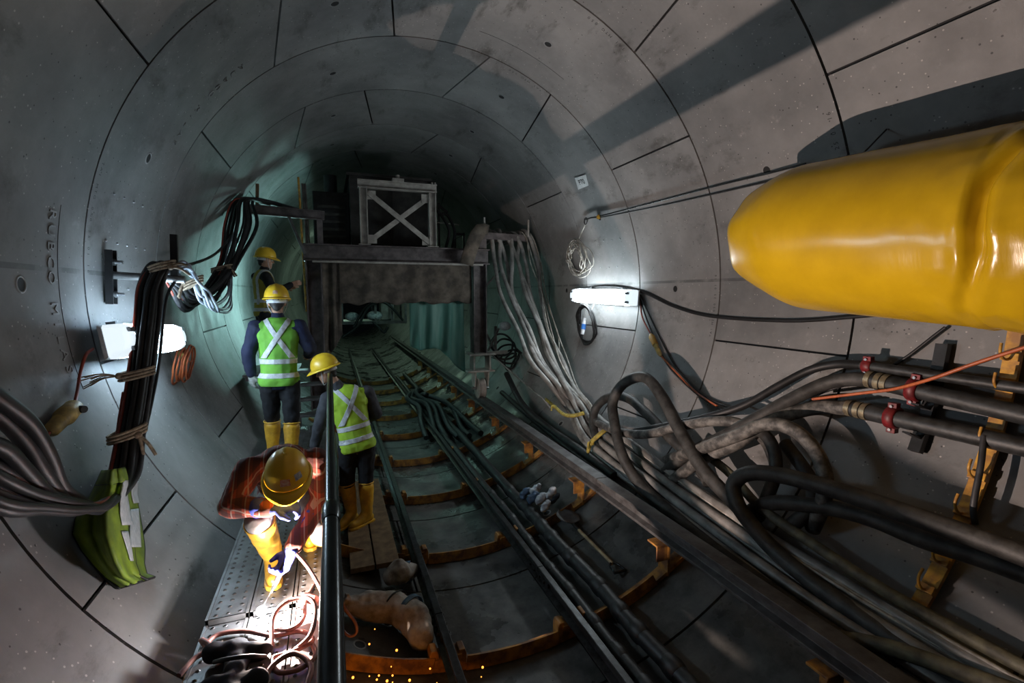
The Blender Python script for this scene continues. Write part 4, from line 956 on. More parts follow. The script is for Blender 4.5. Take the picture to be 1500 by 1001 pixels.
for i in range(5):
    rnd = random.Random(300+i); f = i/4-.5
    jt = lambda a_: rnd.uniform(-a_, a_)
    P_ = [Vector((-2.47+jt(.03), 4.74+jt(.04), .12+jt(.03))), atY(266+10*f+jt(4), 392-12*f+jt(4), 4.9+jt(.08)), atY(284+16*f+jt(5), 402+20*f+jt(6), 4.98+jt(.12)), atY(294+18*f+jt(5), 426+14*f+jt(6), 5.1+jt(.12)), atY(306+14*f+jt(5), 446+16*f+jt(7), 5.3+jt(.15)), atY(322+8*f+jt(5), 450+18*f+jt(7), 5.8+jt(.15)), atY(337+5*f, 436+14*f+jt(6), 6.5+jt(.1)), Vector((-2.50+jt(.06), 7.3, .34+.10*f)), Vector((-2.45, 7.9, .92+.06*f))]
    cable('pale_cable', P_, .0125, 'white_cable', 'pale blue-white cable looping behind the left bracket', 'cable', 'pale cables behind the left bracket')
cable('lone_cable', [Vector((-2.42, 4.72, .10)), atY(243, 440, 4.5), atY(233, 530, 4.2), atY(222, 590, 3.95), atY(210, 640, 3.75)], .012, 'black_cable', 'single black cable hanging loose right of the left bundle')
cable('tie_wire', [Vector((-2.45, 4.7, .17)), atY(290, 384, 5.6), atY(318, 370, 6.6), atY(340, 345, 7.9)], .014, 'black_cable', 'thin black cable strung from the left bracket to the gantry')
cable('loose_wire', [atY(180, 575, 3.95), atY(174, 612, 3.82), atY(168, 650, 3.7), atY(160, 690, 3.6)], .006, 'red_cable', 'thin red wire left of the hanging bundle')
def tie(c, rx, ry, lab, tail, tilt=(0, 0, 0)):
    t = thing('rope_lashing', lab, 'rope', tuple(c), 'rope lashings on the left bundle')
    for q in (0, .022, .044): MB().tube([Vector((c[0]+rx*math.cos(2*PI*k/20), c[1]+ry*math.sin(2*PI*k/20), c[2]+q+tilt[0]*math.cos(2*PI*k/20))) for k in range(21)], .010, 6).build('turn', 'rope', t)
    e = Vector((c[0]-tail[0]*rx*.8, c[1]-ry*.7, c[2]+.02)); MB().ball(e, .024, 10, 8).build('knot', 'rope', t)
    for k in range(tail[1]):
        rnd = random.Random(k+int(1000*c[2])); d = Vector((tail[2]+rnd.uniform(-.05, .05), -.02+rnd.uniform(-.06, .06), tail[3]+rnd.uniform(-.05, .05)))
        MB().tube(spline([e, e+d*.5+Vector((0, 0, .02)), e+d], 4), .004 if tail[1] > 3 else .011, 5).build('frayed_end', 'rope', t)
tie(atY(201, 552, 4.05), .10, .10, 'frayed rope lashing around the left bundle below the lamp', (1, 9, -.17, -.03), (.02,))
tie(atY(187, 640, 3.74), .10, .10, 'rope lashing around the left bundle just above the green wrap', (-1, 2, .06, -.14), (.03,))
tie(Vector((-2.50, 4.62, .15)), .09, .08, 'rope lashing on the left bundle at the bracket bar', (-1, 2, .09, -.03), (.03,))
tie(atY(283, 418, 5.0)+Vector((0, 0, 0)), .075, .05, 'pale rope lashing around the looping pale cables', (1, 2, -.05, -.16), (.04,))
tie(Vector((-2.54, 7.15, .26)), .12, .10, 'rope lashing on the cable swag near the gantry arm', (-1, 2, .1, -.1), (.03,))
# orange lead coil under the left lamp
t = thing('lead_coil', 'orange lead coiled with a yellow plug below the left lamp', 'coil', tuple(onR(263, 535, 2.86)))
pts = []; c = onR(263, 534, 2.80)
for i in range(5): pts += coil_pts(c+Vector((.02*i, .030*(i-2), 0)), (0, 1, 0.05), (.2, 0, 1), .150-.014*(i % 3), .185-.020*(i % 3), 1, .003, i+5, 16)
MB().tube(spline(pts, 3), .0095, 6).build('windings', 'orange_cable', t)
a, b_ = onR(262, 515, 2.74), onR(272, 533, 2.74); MB().tube([a, a+(b_-a)*.2, a+(b_-a)*.8, b_], [.014, .030, .034, .02], 10).build('plug', 'plug_yellow', t)
MB().tube(spline([onR(249, 512, 2.8), onR(254, 509, 2.77), onR(259, 511, 2.76), onR(256, 516, 2.77)], 4), .006, 6).build('hanging_tie', 'white_cable', t)
# plug hanging on the orange lead at the far left
t = thing('hanging_plug', 'dirty yellow cable plug hanging on a red lead at the left wall', 'plug', tuple(onR(95, 610, 2.85)))
MB().tube(spline([onR(136, 511, 2.83), onR(126, 520, 2.84), onR(118, 545, 2.87), onR(113, 575, 2.87), onR(108, 597, 2.85)], 5), .010, 8).build('lead', 'red_cable', t)
a, b_ = onR(110, 595, 2.84), onR(72, 634, 2.84); d = b_-a
MB().tube([a, a+d*.06, a+d*.45, a+d*.5, a+d*.92, b_], [.02, .05, .056, .046, .040, .012], 14).build('plug_body', 'plug_yellow', t)
MB().tube(spline([b_, onR(66, 645, 2.84), onR(62, 665, 2.82)], 5), .009, 8).build('lead_end', 'red_cable', t)
MB().cyl(a+d*.12+Vector((.04, -.02, 0)), a+d*.12+Vector((.075, -.04, 0)), .022, 10).build('cap', 'black_cable', t)

# ------------------------------------------------------------------ organic shapes: tapered limbs fused by voxel remesh
def limb(mb, p0, r0, p1, r1, side=None, k=1.0, n=14):
    """tapered capsule; side and k flatten the section across 'side'"""
    p0, p1 = Vector(p0), Vector(p1); d = p1-p0; L = d.length
    if L < 1e-5: d = Vector((0, 0, 1)); L = 1e-5
    d.normalize()
    u = Vector(side) if side is not None else d.orthogonal()
    u = (u-d*u.dot(d)).normalized(); w = d.cross(u)
    rings = []
    for j in range(4): a = PI/2*(1-(j+.35)/4); rings.append((p0-d*r0*math.sin(a), r0*math.cos(a)))
    rings.append((p0, r0)); rings.append((p0.lerp(p1, .5), (r0+r1)/2)); rings.append((p1, r1))
    for j in range(4): a = PI/2*((j+1-.35)/4); rings.append((p1+d*r1*math.sin(a), r1*math.cos(a)))
    vs = [c+(u*math.cos(2*PI*q/n)*r+w*math.sin(2*PI*q/n)*r*k) for c, r in rings for q in range(n)]
    fs = [(i*n+q, i*n+(q+1) % n, (i+1)*n+(q+1) % n, (i+1)*n+q) for i in range(len(rings)-1) for q in range(n)]
    fs += [tuple(range(n-1, -1, -1)), tuple((len(rings)-1)*n+q for q in range(n))]
    mb.add(vs, fs, True)
def egg(mb, c, ax, ay, az):
    """ellipsoid with three scaled axis vectors"""
    t = MB(); t.ball((0, 0, 0), 1, 18, 12); c = Vector(c)
    mb.add([c+Vector(ax)*v[0]+Vector(ay)*v[1]+Vector(az)*v[2] for v in t.v], t.f, True)
def blob(mb, name, material, parent=None, voxel=.009, smooth=4, crumple=0.0, cscale=14, seed=0, cut=None):
    me = mb.mesh('tmp'); o = bpy.data.objects.new('tmp', me); COL.objects.link(o)
    r = o.modifiers.new('r', 'REMESH'); r.mode = 'VOXEL'; r.voxel_size = voxel
    if smooth: s = o.modifiers.new('s', 'SMOOTH'); s.factor = .5; s.iterations = smooth
    dg = bpy.context.evaluated_depsgraph_get(); nm = bpy.data.meshes.new_from_object(o.evaluated_get(dg))
    bpy.data.objects.remove(o); bpy.data.meshes.remove(me)
    if crumple:
        nm.update(); off = Vector((seed*3.1, seed*1.7, seed*.9))
        ns = [v.normal.copy() for v in nm.vertices]
        for v, nn in zip(nm.vertices, ns):
            p = v.co*cscale+off
            v.co += nn*crumple*(noise.noise(p)+.5*noise.noise(p*2.1))
    if cut:
        bm = bmesh.new(); bm.from_mesh(nm)
        bmesh.ops.bisect_plane(bm, geom=bm.verts[:]+bm.edges[:]+bm.faces[:], plane_co=cut[0], plane_no=cut[1], clear_inner=True)
        bm.to_mesh(nm); bm.free()
    nm.polygons.foreach_set('use_smooth', [True]*len(nm.polygons)); nm.name = name
    nm.materials.clear(); nm.materials.append(M[material])
    ob = bpy.data.objects.new(name, nm); return link(ob, parent)
def band(src, name, material, parent, planes, off=.005):
    """strip of a garment between pairs of planes, lifted off the cloth"""
    bm = bmesh.new(); bm.from_mesh(src.data)
    for co, no in planes:
        bmesh.ops.bisect_plane(bm, geom=bm.verts[:]+bm.edges[:]+bm.faces[:], plane_co=co, plane_no=no, clear_outer=True)
    bm.normal_update(); ns = {v: v.normal.copy() for v in bm.verts}
    for v, n_ in ns.items(): v.co += n_*off
    me = bpy.data.meshes.new(name); bm.to_mesh(me); bm.free()
    me.materials.clear(); me.materials.append(M[material])
    me.polygons.foreach_set('use_smooth', [True]*len(me.polygons))
    o = link(bpy.data.objects.new(name, me), parent)
    s = o.modifiers.new('t', 'SOLIDIFY'); s.thickness = .003; return o
def slab(c, n_, w):
    c, n_ = Vector(c), Vector(n_).normalized(); return [(c+n_*w, n_), (c-n_*w, -n_)]
def hand(mb, wrist, d, palm_n, size=1.0, curl=.5, thick=1.0, right=True):
    """palm, four bent fingers of unequal length and a thumb leaving the side of the palm"""
    wrist = Vector(wrist); d = Vector(d).normalized(); n_ = Vector(palm_n); n_ = (n_-d*n_.dot(d)).normalized(); s = d.cross(n_)*(1 if right else -1)
    S = size; k = thick
    for e in (-.024, 0, .024): limb(mb, wrist+s*e*S*.8, .019*S*k, wrist+d*.085*S+s*e*S*1.15, .0155*S*k)
    for i, (e, L) in enumerate(((-.033, .072), (-.011, .084), (.011, .078), (.032, .060))):
        p = wrist+d*.092*S+s*e*S; a = .25+curl*.5
        dirs = []; ang = 0
        for seg, fr in ((a, .45), (curl*1.2, .32), (curl*.9, .23)):
            ang += seg; dirs.append((d*math.cos(ang)+n_*math.sin(ang), fr))
        r = .0098*S*k
        for dr, fr in dirs:
            q = p+dr*L*fr*1.05*S; limb(mb, p, r, q, r*.9, n=10); p = q; r *= .9
    p = wrist+d*.028*S-s*.026*S; q = p+(d*.55-s*.62+n_*.4).normalized()*.045*S; t_ = q+(d*.85+n_*(.35+.4*curl)-s*.05).normalized()*.036*S
    limb(mb, p, .016*S*k, q, .0125*S*k); limb(mb, q, .0122*S*k, t_, .0095*S*k)
def head(mb, c, f, u):
    c = Vector(c); f = Vector(f).normalized(); u = Vector(u); u = (u-f*u.dot(f)).normalized(); s = f.cross(u)
    egg(mb, c+u*.025-f*.012, f*.098, s*.077, u*.112)
    egg(mb, c-u*.045+f*.022, f*.072, s*.060, u*.078)
    limb(mb, c+f*.088+u*.018, .010, c+f*.108-u*.020, .016)
    egg(mb, c-u*.098+f*.060, f*.030, s*.030, u*.022)
    egg(mb, c-u*.066+f*.082, f*.013, s*.026, u*.007); egg(mb, c-u*.080+f*.078, f*.013, s*.023, u*.008)
    for e in (-1, 1):
        egg(mb, c+s*e*.079-u*.008-f*.012, f*.018+s*e*.006, s*.008, u*.031); egg(mb, c+f*.078+s*e*.034+u*.026, f*.014, s*.022, u*.008)
    return s, f, u
def eyes(c, f, u, parent):
    c = Vector(c); f = Vector(f).normalized(); u = Vector(u); u = (u-f*u.dot(f)).normalized(); s = f.cross(u)
    for e in (-1, 1):
        o = MB().ball(c+f*.082+s*e*.032+u*.008, .0125, 10, 8).build('eye', 'white_plastic', parent)
        MB().ball(c+f*.0905+s*e*.032+u*.008, .0062, 8, 6).build('iris', 'hair', o)
def helmet(parent, c, f, u, stickers=()):
    """site helmet: crowned shell with centre ridge, rim, peak, rear headband"""
    c = Vector(c); f = Vector(f).normalized(); u = Vector(u); u = (u-f*u.dot(f)).normalized(); s = f.cross(u)
    def P(a, b): return c+s*a[0]+f*a[1]+u*b
    nl, nt = 48, 14; vs = []
    for j in range(nt+1):
        t_ = PI/2*j/nt
        for i in range(nl):
            ph = 2*PI*i/nl; x = .121*math.cos(ph); y = .148*math.sin(ph)
            rr = math.cos(t_)**.85 if j < nt else 0; h = .150*math.sin(t_)**.95
            lat = abs(x*rr)
            rid = .008*math.exp(-(lat/.022)**2)*math.sin(t_)**.5 + .004*math.exp(-((lat-.055)/.012)**2)*math.sin(t_)
            vs.append(P((x*rr, y*rr), h+rid))
    b = MB(); b.add(vs, [(j*nl+i, j*nl+(i+1) % nl, (j+1)*nl+(i+1) % nl, (j+1)*nl+i) for j in range(nt) for i in range(nl)], True)
    hm = b.build('helmet', 'helmet_yellow', parent); q = hm.modifiers.new('t', 'SOLIDIFY'); q.thickness = .004; q.offset = -1
    vs = []
    for i in range(nl):
        ph = 2*PI*i/nl; w = .014+.050*max(0, math.sin(ph))**3
        for (k, h) in ((0, .006), (w*.55, -.003-.010*max(0, math.sin(ph))), (w, -.012-.022*max(0, math.sin(ph))**2)):
            vs.append(P(((.121+min(k, .03))*math.cos(ph), (.148+k)*math.sin(ph)), h))
    b = MB(); b.add(vs, [(3*i+a, 3*((i+1) % nl)+a, 3*((i+1) % nl)+a+1, 3*i+a+1) for i in range(nl) for a in (0, 1)], True)
    r = b.build('brim', 'helmet_yellow', hm); q = r.modifiers.new('t', 'SOLIDIFY'); q.thickness = .005
    b = MB(); vs = []
    for i in range(25):
        ph = PI+PI*i/24
        for h in (-.050, -.012): vs.append(P((.092*math.cos(ph), .112*math.sin(ph)), h))
    b.add(vs, [(2*i, 2*i+2, 2*i+3, 2*i+1) for i in range(24)], True); r = b.build('headband', 'white_plastic', hm); q = r.modifiers.new('t', 'SOLIDIFY'); q.thickness = .004
    for e in (-1, 1):
        MB().tube(spline([P((e*.10, .02), -.01), P((e*.088, .035), -.09), P((e*.045, .065), -.165), P((0, .07), -.178)], 5), .004, 6).build('chin_strap', 'white_plastic', hm)
    for (ph, el, w, h, m_) in stickers:
        a = math.radians(ph); g_ = []; n2 = 6
        for jj in range(n2+1):
            for ii in range(n2+1):
                th = a+(ii/n2-.5)*w/.13; tt = el+(jj/n2-.5)*h/.13
                x = .121*math.cos(th); y = .148*math.sin(th); rr = math.cos(tt)**.85*1.012
                lat = abs(x*rr)
                rid = .008*math.exp(-(lat/.022)**2)*math.sin(tt)**.5 + .004*math.exp(-((lat-.055)/.012)**2)*math.sin(tt)
                g_.append(P((x*rr, y*rr), .150*math.sin(tt)**.95*1.012+rid))
        b = MB(); b.add(g_, [(jj*(n2+1)+ii, jj*(n2+1)+ii+1, (jj+1)*(n2+1)+ii+1, (jj+1)*(n2+1)+ii) for jj in range(n2) for ii in range(n2)], True)
        b.build('sticker', m_, hm)
    return hm
def boot(parent, ankle, knee, toe_dir, top=.86, sole_z=None, r_top=.085):
    ankle, knee = Vector(ankle), Vector(knee); td = Vector(toe_dir).normalized()
    b = MB(); tp = ankle.lerp(knee, top)
    limb(b, ankle, .060, ankle.lerp(tp, .45), .072); limb(b, ankle.lerp(tp, .45), .072, tp, r_top)
    heel = ankle-td*.035+Vector((0, 0, -.055)); ball = ankle+td*.13+Vector((0, 0, -.062)); toe = ankle+td*.195+Vector((0, 0, -.062))
    limb(b, heel, .046, ball, .048); limb(b, ball, .048, toe, .040); limb(b, ankle, .058, ball, .046)
    o = blob(b, 'boot', 'boot_yellow', parent, .010, 4, .004, 16)
    # flat moulded sole
    sd = td.cross(Vector((0, 0, 1))).normalized(); z = (sole_z if sole_z is not None else ankle.z-.115)
    out = []; 
    for q, w in ((-.085, .032), (-.05, .042), (.03, .040), (.10, .050), (.17, .052), (.215, .042), (.238, .020)): out.append((q, w))
    poly = [(ankle+td*q+sd*w) for q, w in out]+[(ankle+td*q-sd*w) for q, w in reversed(out)]
    m = len(poly); vs = [Vector((p.x, p.y, z)) for p in poly]+[Vector((p.x, p.y, z+.026)) for p in poly]
    MB().add(vs, [tuple(range(m-1, -1, -1)), tuple(range(m, 2*m))]+[(i, (i+1) % m, m+(i+1) % m, m+i) for i in range(m)]).build('sole', 'boot_yellow', o, .006)
    # rolled collar
    d = (tp-ankle).normalized(); u = d.orthogonal().normalized(); w = d.cross(u); c = tp+d*r_top*.55
    MB().tube([c+(u*math.cos(2*PI*k/24)+w*math.sin(2*PI*k/24))*r_top*.93 for k in range(25)], .008, 6).build('collar', 'boot_yellow', o)
    return o
def torso(mb, pel, chest, neck, side, grow=0.0, hips=True):
    pel, chest, neck = Vector(pel), Vector(chest), Vector(neck); sd = Vector(side).normalized()
    if hips: limb(mb, pel-sd*.07, .100+grow, pel+sd*.07, .100+grow)
    limb(mb, pel, .150+grow, pel.lerp(chest, .5), .145+grow, sd, .74)
    limb(mb, pel.lerp(chest, .5), .150+grow, chest, .172+grow, sd, .72)
    limb(mb, chest-sd*.095, .095+grow, chest+sd*.095, .095+grow)
    limb(mb, chest, .12+grow, neck, .060+grow*.5, sd, .8)
def person(name, label, loc, J, f, hf, hu, clothes, sl=0.008, tr=0.010):
    """J: named joints in world space; f: facing of the trunk; hf, hu: head facing and up"""
    t = thing(name, label, 'person', loc)
    V = {k: Vector(v) for k, v in J.items()}; side = (V['shR']-V['shL']).normalized()
    b = MB(); torso(b, V['pel'], V['chest'], V['neck'], side, -.012)
    limb(b, V['neck']-(V['head']-V['neck'])*.2, .058, V['head'].lerp(V['neck'], .3), .052)
    head(b, V['head'], hf, hu)
    for s_ in 'LR':
        limb(b, V['chest'].lerp(V['sh'+s_], .6), .060, V['sh'+s_], .054)
        limb(b, V['sh'+s_], .052, V['el'+s_], .040); limb(b, V['el'+s_], .040, V['wr'+s_], .028)
        hd = V.get('hd'+s_, (V['wr'+s_]-V['el'+s_])); hn = V.get('hn'+s_, Vector(f))
        if ('glove'+s_) not in clothes: hand(b, V['wr'+s_], hd, hn, 1.0, J.get('curl', Vector((.5, 0, 0)))[0] if False else .5, 1.0, s_ == 'R')
        limb(b, V['hip'+s_], .085, V['kn'+s_], .055); limb(b, V['kn'+s_], .055, V['an'+s_], .040)
    blob(b, 'body', 'skin', t, .0065, 3)
    eyes(V['head'], hf, hu, t)
    # hair showing under the helmet
    b = MB(); hfv = Vector(hf).normalized(); huv = Vector(hu); huv = (huv-hfv*huv.dot(hfv)).normalized(); hs = hfv.cross(huv)
    egg(b, V['head']+huv*.032-hfv*.030, hfv*.088, hs*.081, huv*.108); limb(b, V['head']-hfv*.065-huv*.045, .045, V['head']-hfv*.060+huv*.02, .06, hs, .7)
    blob(b, 'hair', 'hair', t, .010, 3)
    # shirt
    b = MB(); torso(b, V['pel']+(V['chest']-V['pel'])*.02, V['chest'], V['neck']-(V['head']-V['neck'])*.10, side, sl, True)
    limb(b, V['neck']-(V['head']-V['neck'])*.15, .072, V['neck']+(V['head']-V['neck'])*.18, .062)
    for s_ in 'LR':
        limb(b, V['chest'].lerp(V['sh'+s_], .6), .072+sl, V['sh'+s_], .066+sl)
        limb(b, V['sh'+s_], .066+sl, V['el'+s_], .053+sl); limb(b, V['el'+s_], .053+sl, V['el'+s_].lerp(V['wr'+s_], .93), .042+sl*.6)
    blob(b, clothes['top_name'], clothes['top'], t, .010, 3, .007, 15, 1, (V['pel']-(V['chest']-V['pel'])*.22, V['chest']-V['pel']))
    # trousers
    b = MB(); limb(b, V['pel']-side*.07, .094+tr, V['pel']+side*.07, .094+tr); limb(b, V['pel'], .14, V['pel']+(V['chest']-V['pel'])*.2, .138, side, .74)
    for s_ in 'LR':
        limb(b, V['hip'+s_], .094+tr, V['kn'+s_], .070+tr); limb(b, V['kn'+s_], .070+tr, V['kn'+s_].lerp(V['an'+s_], .30), .050)
    blob(b, 'trousers', clothes['legs'], t, .011, 3, .009, 13, 2)
    for s_ in 'LR': boot(t, V['an'+s_], V['kn'+s_], V['toe'+s_], clothes.get('boot_top', .80), clothes.get('sole'+s_))
    for s_ in 'LR':
        if ('glove'+s_) in clothes:
            m_, cuff, curl, sz = clothes['glove'+s_]; b = MB(); hd = V.get('hd'+s_, (V['wr'+s_]-V['el'+s_])); hn = V.get('hn'+s_, Vector(f))
            hand(b, V['wr'+s_], hd, hn, sz, curl, 1.25, s_ == 'R')
            if cuff: limb(b, V['wr'+s_], .040, V['wr'+s_].lerp(V['el'+s_], cuff), .060)
            else: limb(b, V['wr'+s_], .034, V['wr'+s_]-hd.normalized()*.03, .036)
            blob(b, 'glove', m_, t, .0065, 3, .003, 30)
    helmet(t, V['head']+huv*.045-hfv*.004, hfv, huv, clothes.get('stickers', ()))
    if 'vest' in clothes:
        b = MB(); torso(b, V['pel']+(V['chest']-V['pel'])*clothes.get('hem', .05), V['chest'], V['neck']-(V['head']-V['neck'])*.18, side, sl+.014, True)
        for s_ in 'LR': limb(b, V['chest'].lerp(V['sh'+s_], .3), .085+sl, V['chest'].lerp(V['sh'+s_], .72)+Vector((0, 0, .01)), .070+sl)
        v = blob(b, 'safety_vest', clothes['vest'], t, .009, 3, .006, 11, 3, (V['pel']+(V['chest']-V['pel'])*(clothes.get('hem', .05)-.12), V['chest']-V['pel'])); q_ = v.modifiers.new('t', 'SOLIDIFY'); q_.thickness = .004
        upv = (V['chest']-V['pel']).normalized(); bk = Vector(f).normalized()
        bk = (bk-upv*bk.dot(upv)).normalized()
        L = (V['chest']-V['pel']).length
        for q in clothes.get('bands', (.22, .52)):
            band(v, 'reflective_band', 'reflective', t, slab(V['pel']+upv*L*q, upv, .025))
        c0 = V['pel']+upv*L*clothes.get('xc', .92)
        for e in (-1, 1):
            d = (upv+side*e*.62).normalized(); no = d.cross(bk).normalized()
            pl = slab(c0, no, .024)+[(V['chest']-bk*.01, bk), (V['pel']+upv*L*.50, -upv)]
            if clothes.get('xback', True): band(v, 'reflective_band', 'reflective', t, pl, .0065+.002*e)
        if clothes.get('straps'):
            for e in (-1, 1):
                no = side; pl = slab(V['chest']+side*e*.095, no, .024)+[(V['pel']+upv*L*.22, -upv)]
                band(v, 'reflective_band', 'reflective', t, pl)
    return t

# man walking away along the walkway, green vest with crossed tape
x, y = -1.775, 5.55
person('person', 'worker with crossed silver tape on a green vest walking away along the walkway', (x, y, DZ), dict(
  pel=(x-.01, y, -.93), chest=(x, y+.01, -.47), neck=(x, y+.02, -.29), head=(x, y+.04, -.135), shL=(x-.20, y, -.385), shR=(x+.20, y+.01, -.385),
  elL=(x-.285, y-.01, -.66), wrL=(x-.27, y+.02, -.875), hdL=(.05, .05, -1), hnL=(.8, .6, 0), elR=(x+.30, y+.04, -.62), wrR=(x+.27, y+.26, -.72), hdR=(-.1, 1, -.1), hnR=(-.6, .2, -.7),
  hipL=(x-.10, y, -.97), hipR=(x+.09, y, -.97), knL=(x-.11, y+.14, -1.36), knR=(x+.09, y+.02, -1.37), anL=(x-.12, y+.16, DZ+.115), anR=(x+.08, y-.04, DZ+.115), toeL=(-.1, 1, 0), toeR=(.1, 1, 0)),
  (0, 1, 0), (0, 1, -.06), (0, .05, 1), dict(top_name='jacket', top='navy_cloth', legs='black_cloth', vest='vest_green', hem=-.02, bands=(.10, .42), xc=.96, gloveL=('grey_glove', 0, .35, 1.0), boot_top=.72, stickers=((-90, .35, .05, .03, 'sticker_red'),)), sl=.016)
# man leaning by the rails, lime vest, looking left
x, y = -1.05, 5.42; fz = -2.583
person('person', 'worker in a lime vest leaning beside the guard rail and looking left', (x, y, fz), dict(
  pel=(x+.02, y, -1.66), chest=(x-.06, y+.06, -1.22), neck=(x-.16, y+.08, -1.04), head=(x-.27, y+.08, -.87), shL=(x-.26, y+.05, -1.16), shR=(x+.14, y+.10, -1.13),
  elL=(x-.36, y+.02, -1.44), wrL=(x-.42, y+.06, -1.68), hdL=(-.2, .3, -1), hnL=(.5, .8, 0), elR=(x+.24, y+.10, -1.38), wrR=(x+.12, y+.30, -1.50), hdR=(-.6, .8, -.2), hnR=(-.5, -.4, -.6),
  hipL=(x-.08, y, -1.70), hipR=(x+.11, y, -1.70), knL=(x-.10, y+.06, -2.14), knR=(x+.10, y+.03, -2.14), anL=(x-.06, y+.05, fz+.115), anR=(x+.10, y-.02, fz+.115), toeL=(-.55, -.6, 0), toeR=(-.75, -.5, 0)),
  (-.15, 1, -.1), (-.93, .30, -.30), (-.30, .02, .95), dict(top_name='jacket', top='charcoal_cloth', legs='black_cloth', vest='vest_lime', hem=-.06, bands=(.10, .40), xc=.95, boot_top=.86, stickers=((-55, .30, .05, .03, 'sticker_green'), (38, .32, .035, .045, 'sticker_blue'))), sl=.014)
b = MB(); brd = thing('timber_board', 'muddy timber walking board laid over the sleepers left of the rails', 'board', (-1.1, 5.6, -2.64))
for k in range(2): MB().box((-1.055+.23*k, 5.6, -2.608), (.215, 2.2, .05)).build('board_plank', 'timber', brd, .004)
for yy in (4.87, 6.40): MB().box((-.93, yy, -2.655), (.34, .10, .045)).build('bearer', 'timber', brd)
# man on the side platform by the gantry, amber vest, seen from behind turned right
x, y = -2.19, 8.05; fz = -1.19
person('person', 'worker in an amber vest standing on the gantry platform facing right', (x, y, fz), dict(
  pel=(x, y, -.30), chest=(x+.01, y+.02, .14), neck=(x+.03, y+.03, .31), head=(x+.05, y+.04, .455), shL=(x-.10, y+.18, .21), shR=(x+.07, y-.17, .21),
  elL=(x+.06, y+.28, -.02), wrL=(x+.30, y+.24, .06), hdL=(1, -.1, .1), hnL=(0, -1, 0), elR=(x+.17, y-.19, -.03), wrR=(x+.40, y-.12, .10), hdR=(1, .1, .25), hnR=(0, 1, 0),
  hipL=(x-.03, y+.09, -.35), hipR=(x+.03, y-.09, -.35), knL=(x+.02, y+.10, -.76), knR=(x+.06, y-.09, -.76), anL=(x-.01, y+.11, fz+.115), anR=(x+.02, y-.10, fz+.115), toeL=(1, .2, 0), toeR=(1, 0, 0)),
  (.9, .42, 0), (.97, .20, -.10), (.08, 0, 1), dict(top_name='jacket', top='black_cloth', legs='black_cloth', vest='vest_amber', hem=-.05, bands=(.05, .34), xback=False, straps=True, boot_top=.8))
# welder squatting on the deck, head bowed over the arc
hx, hy, hz = -1.515, 2.99, -1.07
hu_, hf_ = (-.02, -.42, .91), (.02, -.91, -.42)
person('person', 'welder in a plaid shirt squatting on the deck with yellow boots', (-1.6, 3.4, DZ), dict(
  pel=(-1.60, 3.70, -1.47), chest=(-1.575, 3.36, -1.16), neck=(-1.545, 3.18, -1.07), head=(-1.52, 3.035, -1.135), shL=(-1.375, 3.33, -1.13), shR=(-1.755, 3.26, -1.12),
  elL=(-1.345, 3.22, -1.345), wrL=(-1.515, 3.00, -1.545), hdL=(-.45, -.25, -.8), hnL=(-.75, -.5, .35), elR=(-1.835, 3.10, -1.27), wrR=(-1.60, 2.985, -1.27), hdR=(.95, -.15, .05), hnR=(0, .2, -1),
  hipL=(-1.49, 3.68, -1.50), hipR=(-1.68, 3.68, -1.48), knR=(-1.685, 3.06, -1.365), anR=(-1.655, 3.30, DZ+.115), toeR=(.12, -1, 0),
  knL=(-1.345, 3.30, -1.62), anL=(-1.43, 3.70, DZ+.115), toeL=(-.05, -1, 0)),
  (.05, -1, -.3), hf_, hu_, dict(top_name='plaid_shirt', top='plaid', legs='grey_cloth', boot_top=.86, gloveL=('blue_glove', .62, .85, 1.12), gloveR=('blue_glove', .35, .75, 1.1), stickers=((128, .50, .05, .035, 'sticker_blue'), (90, .42, .06, .035, 'sticker_red'))), sl=.016)

# ------------------------------------------------------------------ welding kit on the deck
t = thing('welding_torch', 'black electrode holder with a thin rod held over the arc', 'welding torch', tuple(ARC+Vector((0, 0, .1))))
h0 = Vector((-1.545, 2.975, -1.60)); h1 = Vector((-1.595, 2.925, -1.685)); 
MB().tube([h0+Vector((.03, .03, .06)), h0, h1, h1+(h1-h0)*.3], [.014, .018, .016, .010], 12).build('handle', 'black_steel', t)
MB().tube([h1+(h1-h0)*.1+Vector((0, .006, .012)), h1+(h1-h0)*.55], [.012, .007], 8).build('jaw', 'electrode', t)
MB().cyl(h1, ARC+Vector((.004, .01, .012)), .0035, 8).build('rod', 'electrode', t)
MB().tube(spline([h0+Vector((.03, .03, .06)), (-1.48, 2.97, -1.57), (-1.42, 2.95, -1.66), (-1.36, 2.88, -1.76), (-1.33, 2.72, -1.79), (-1.36, 2.50, -1.80)], 6), .011, 8).build('lead', 'pink_hose', t)
tag(MB().ball(ARC, .026, 16, 12).build('welding_arc', 'arc_core'), 'brilliant white welding arc on the deck', 'arc')
def deck_pt(px, py, dz=.02): return atZ(px, py, DZ-.022+dz)
LOOPS = [([(398, 948), (400, 905), (420, 882), (450, 876), (462, 892), (455, 930), (430, 955)], .012, .10, 'red welding hose standing in a loop beside the arc'),
 ([(462, 855), (448, 880), (445, 905), (430, 920), (395, 925)], .011, .05, 'thin red welding hose running along the guard rail'),
 ([(300, 945), (320, 930), (360, 925), (400, 932), (440, 925), (458, 938), (430, 955), (400, 965), (408, 985), (440, 980), (462, 960), (455, 940)], .012, .012, 'dark red hose coiled on the near planks'),
 ([(262, 990), (285, 965), (310, 950), (295, 938), (300, 945)], .013, .012, 'dark red hose end at the wall side of the near planks'),
 ([(380, 1010), (400, 975), (430, 958), (455, 975), (450, 1005)], .013, .03, 'dark hose curl at the bottom of the near planks')]
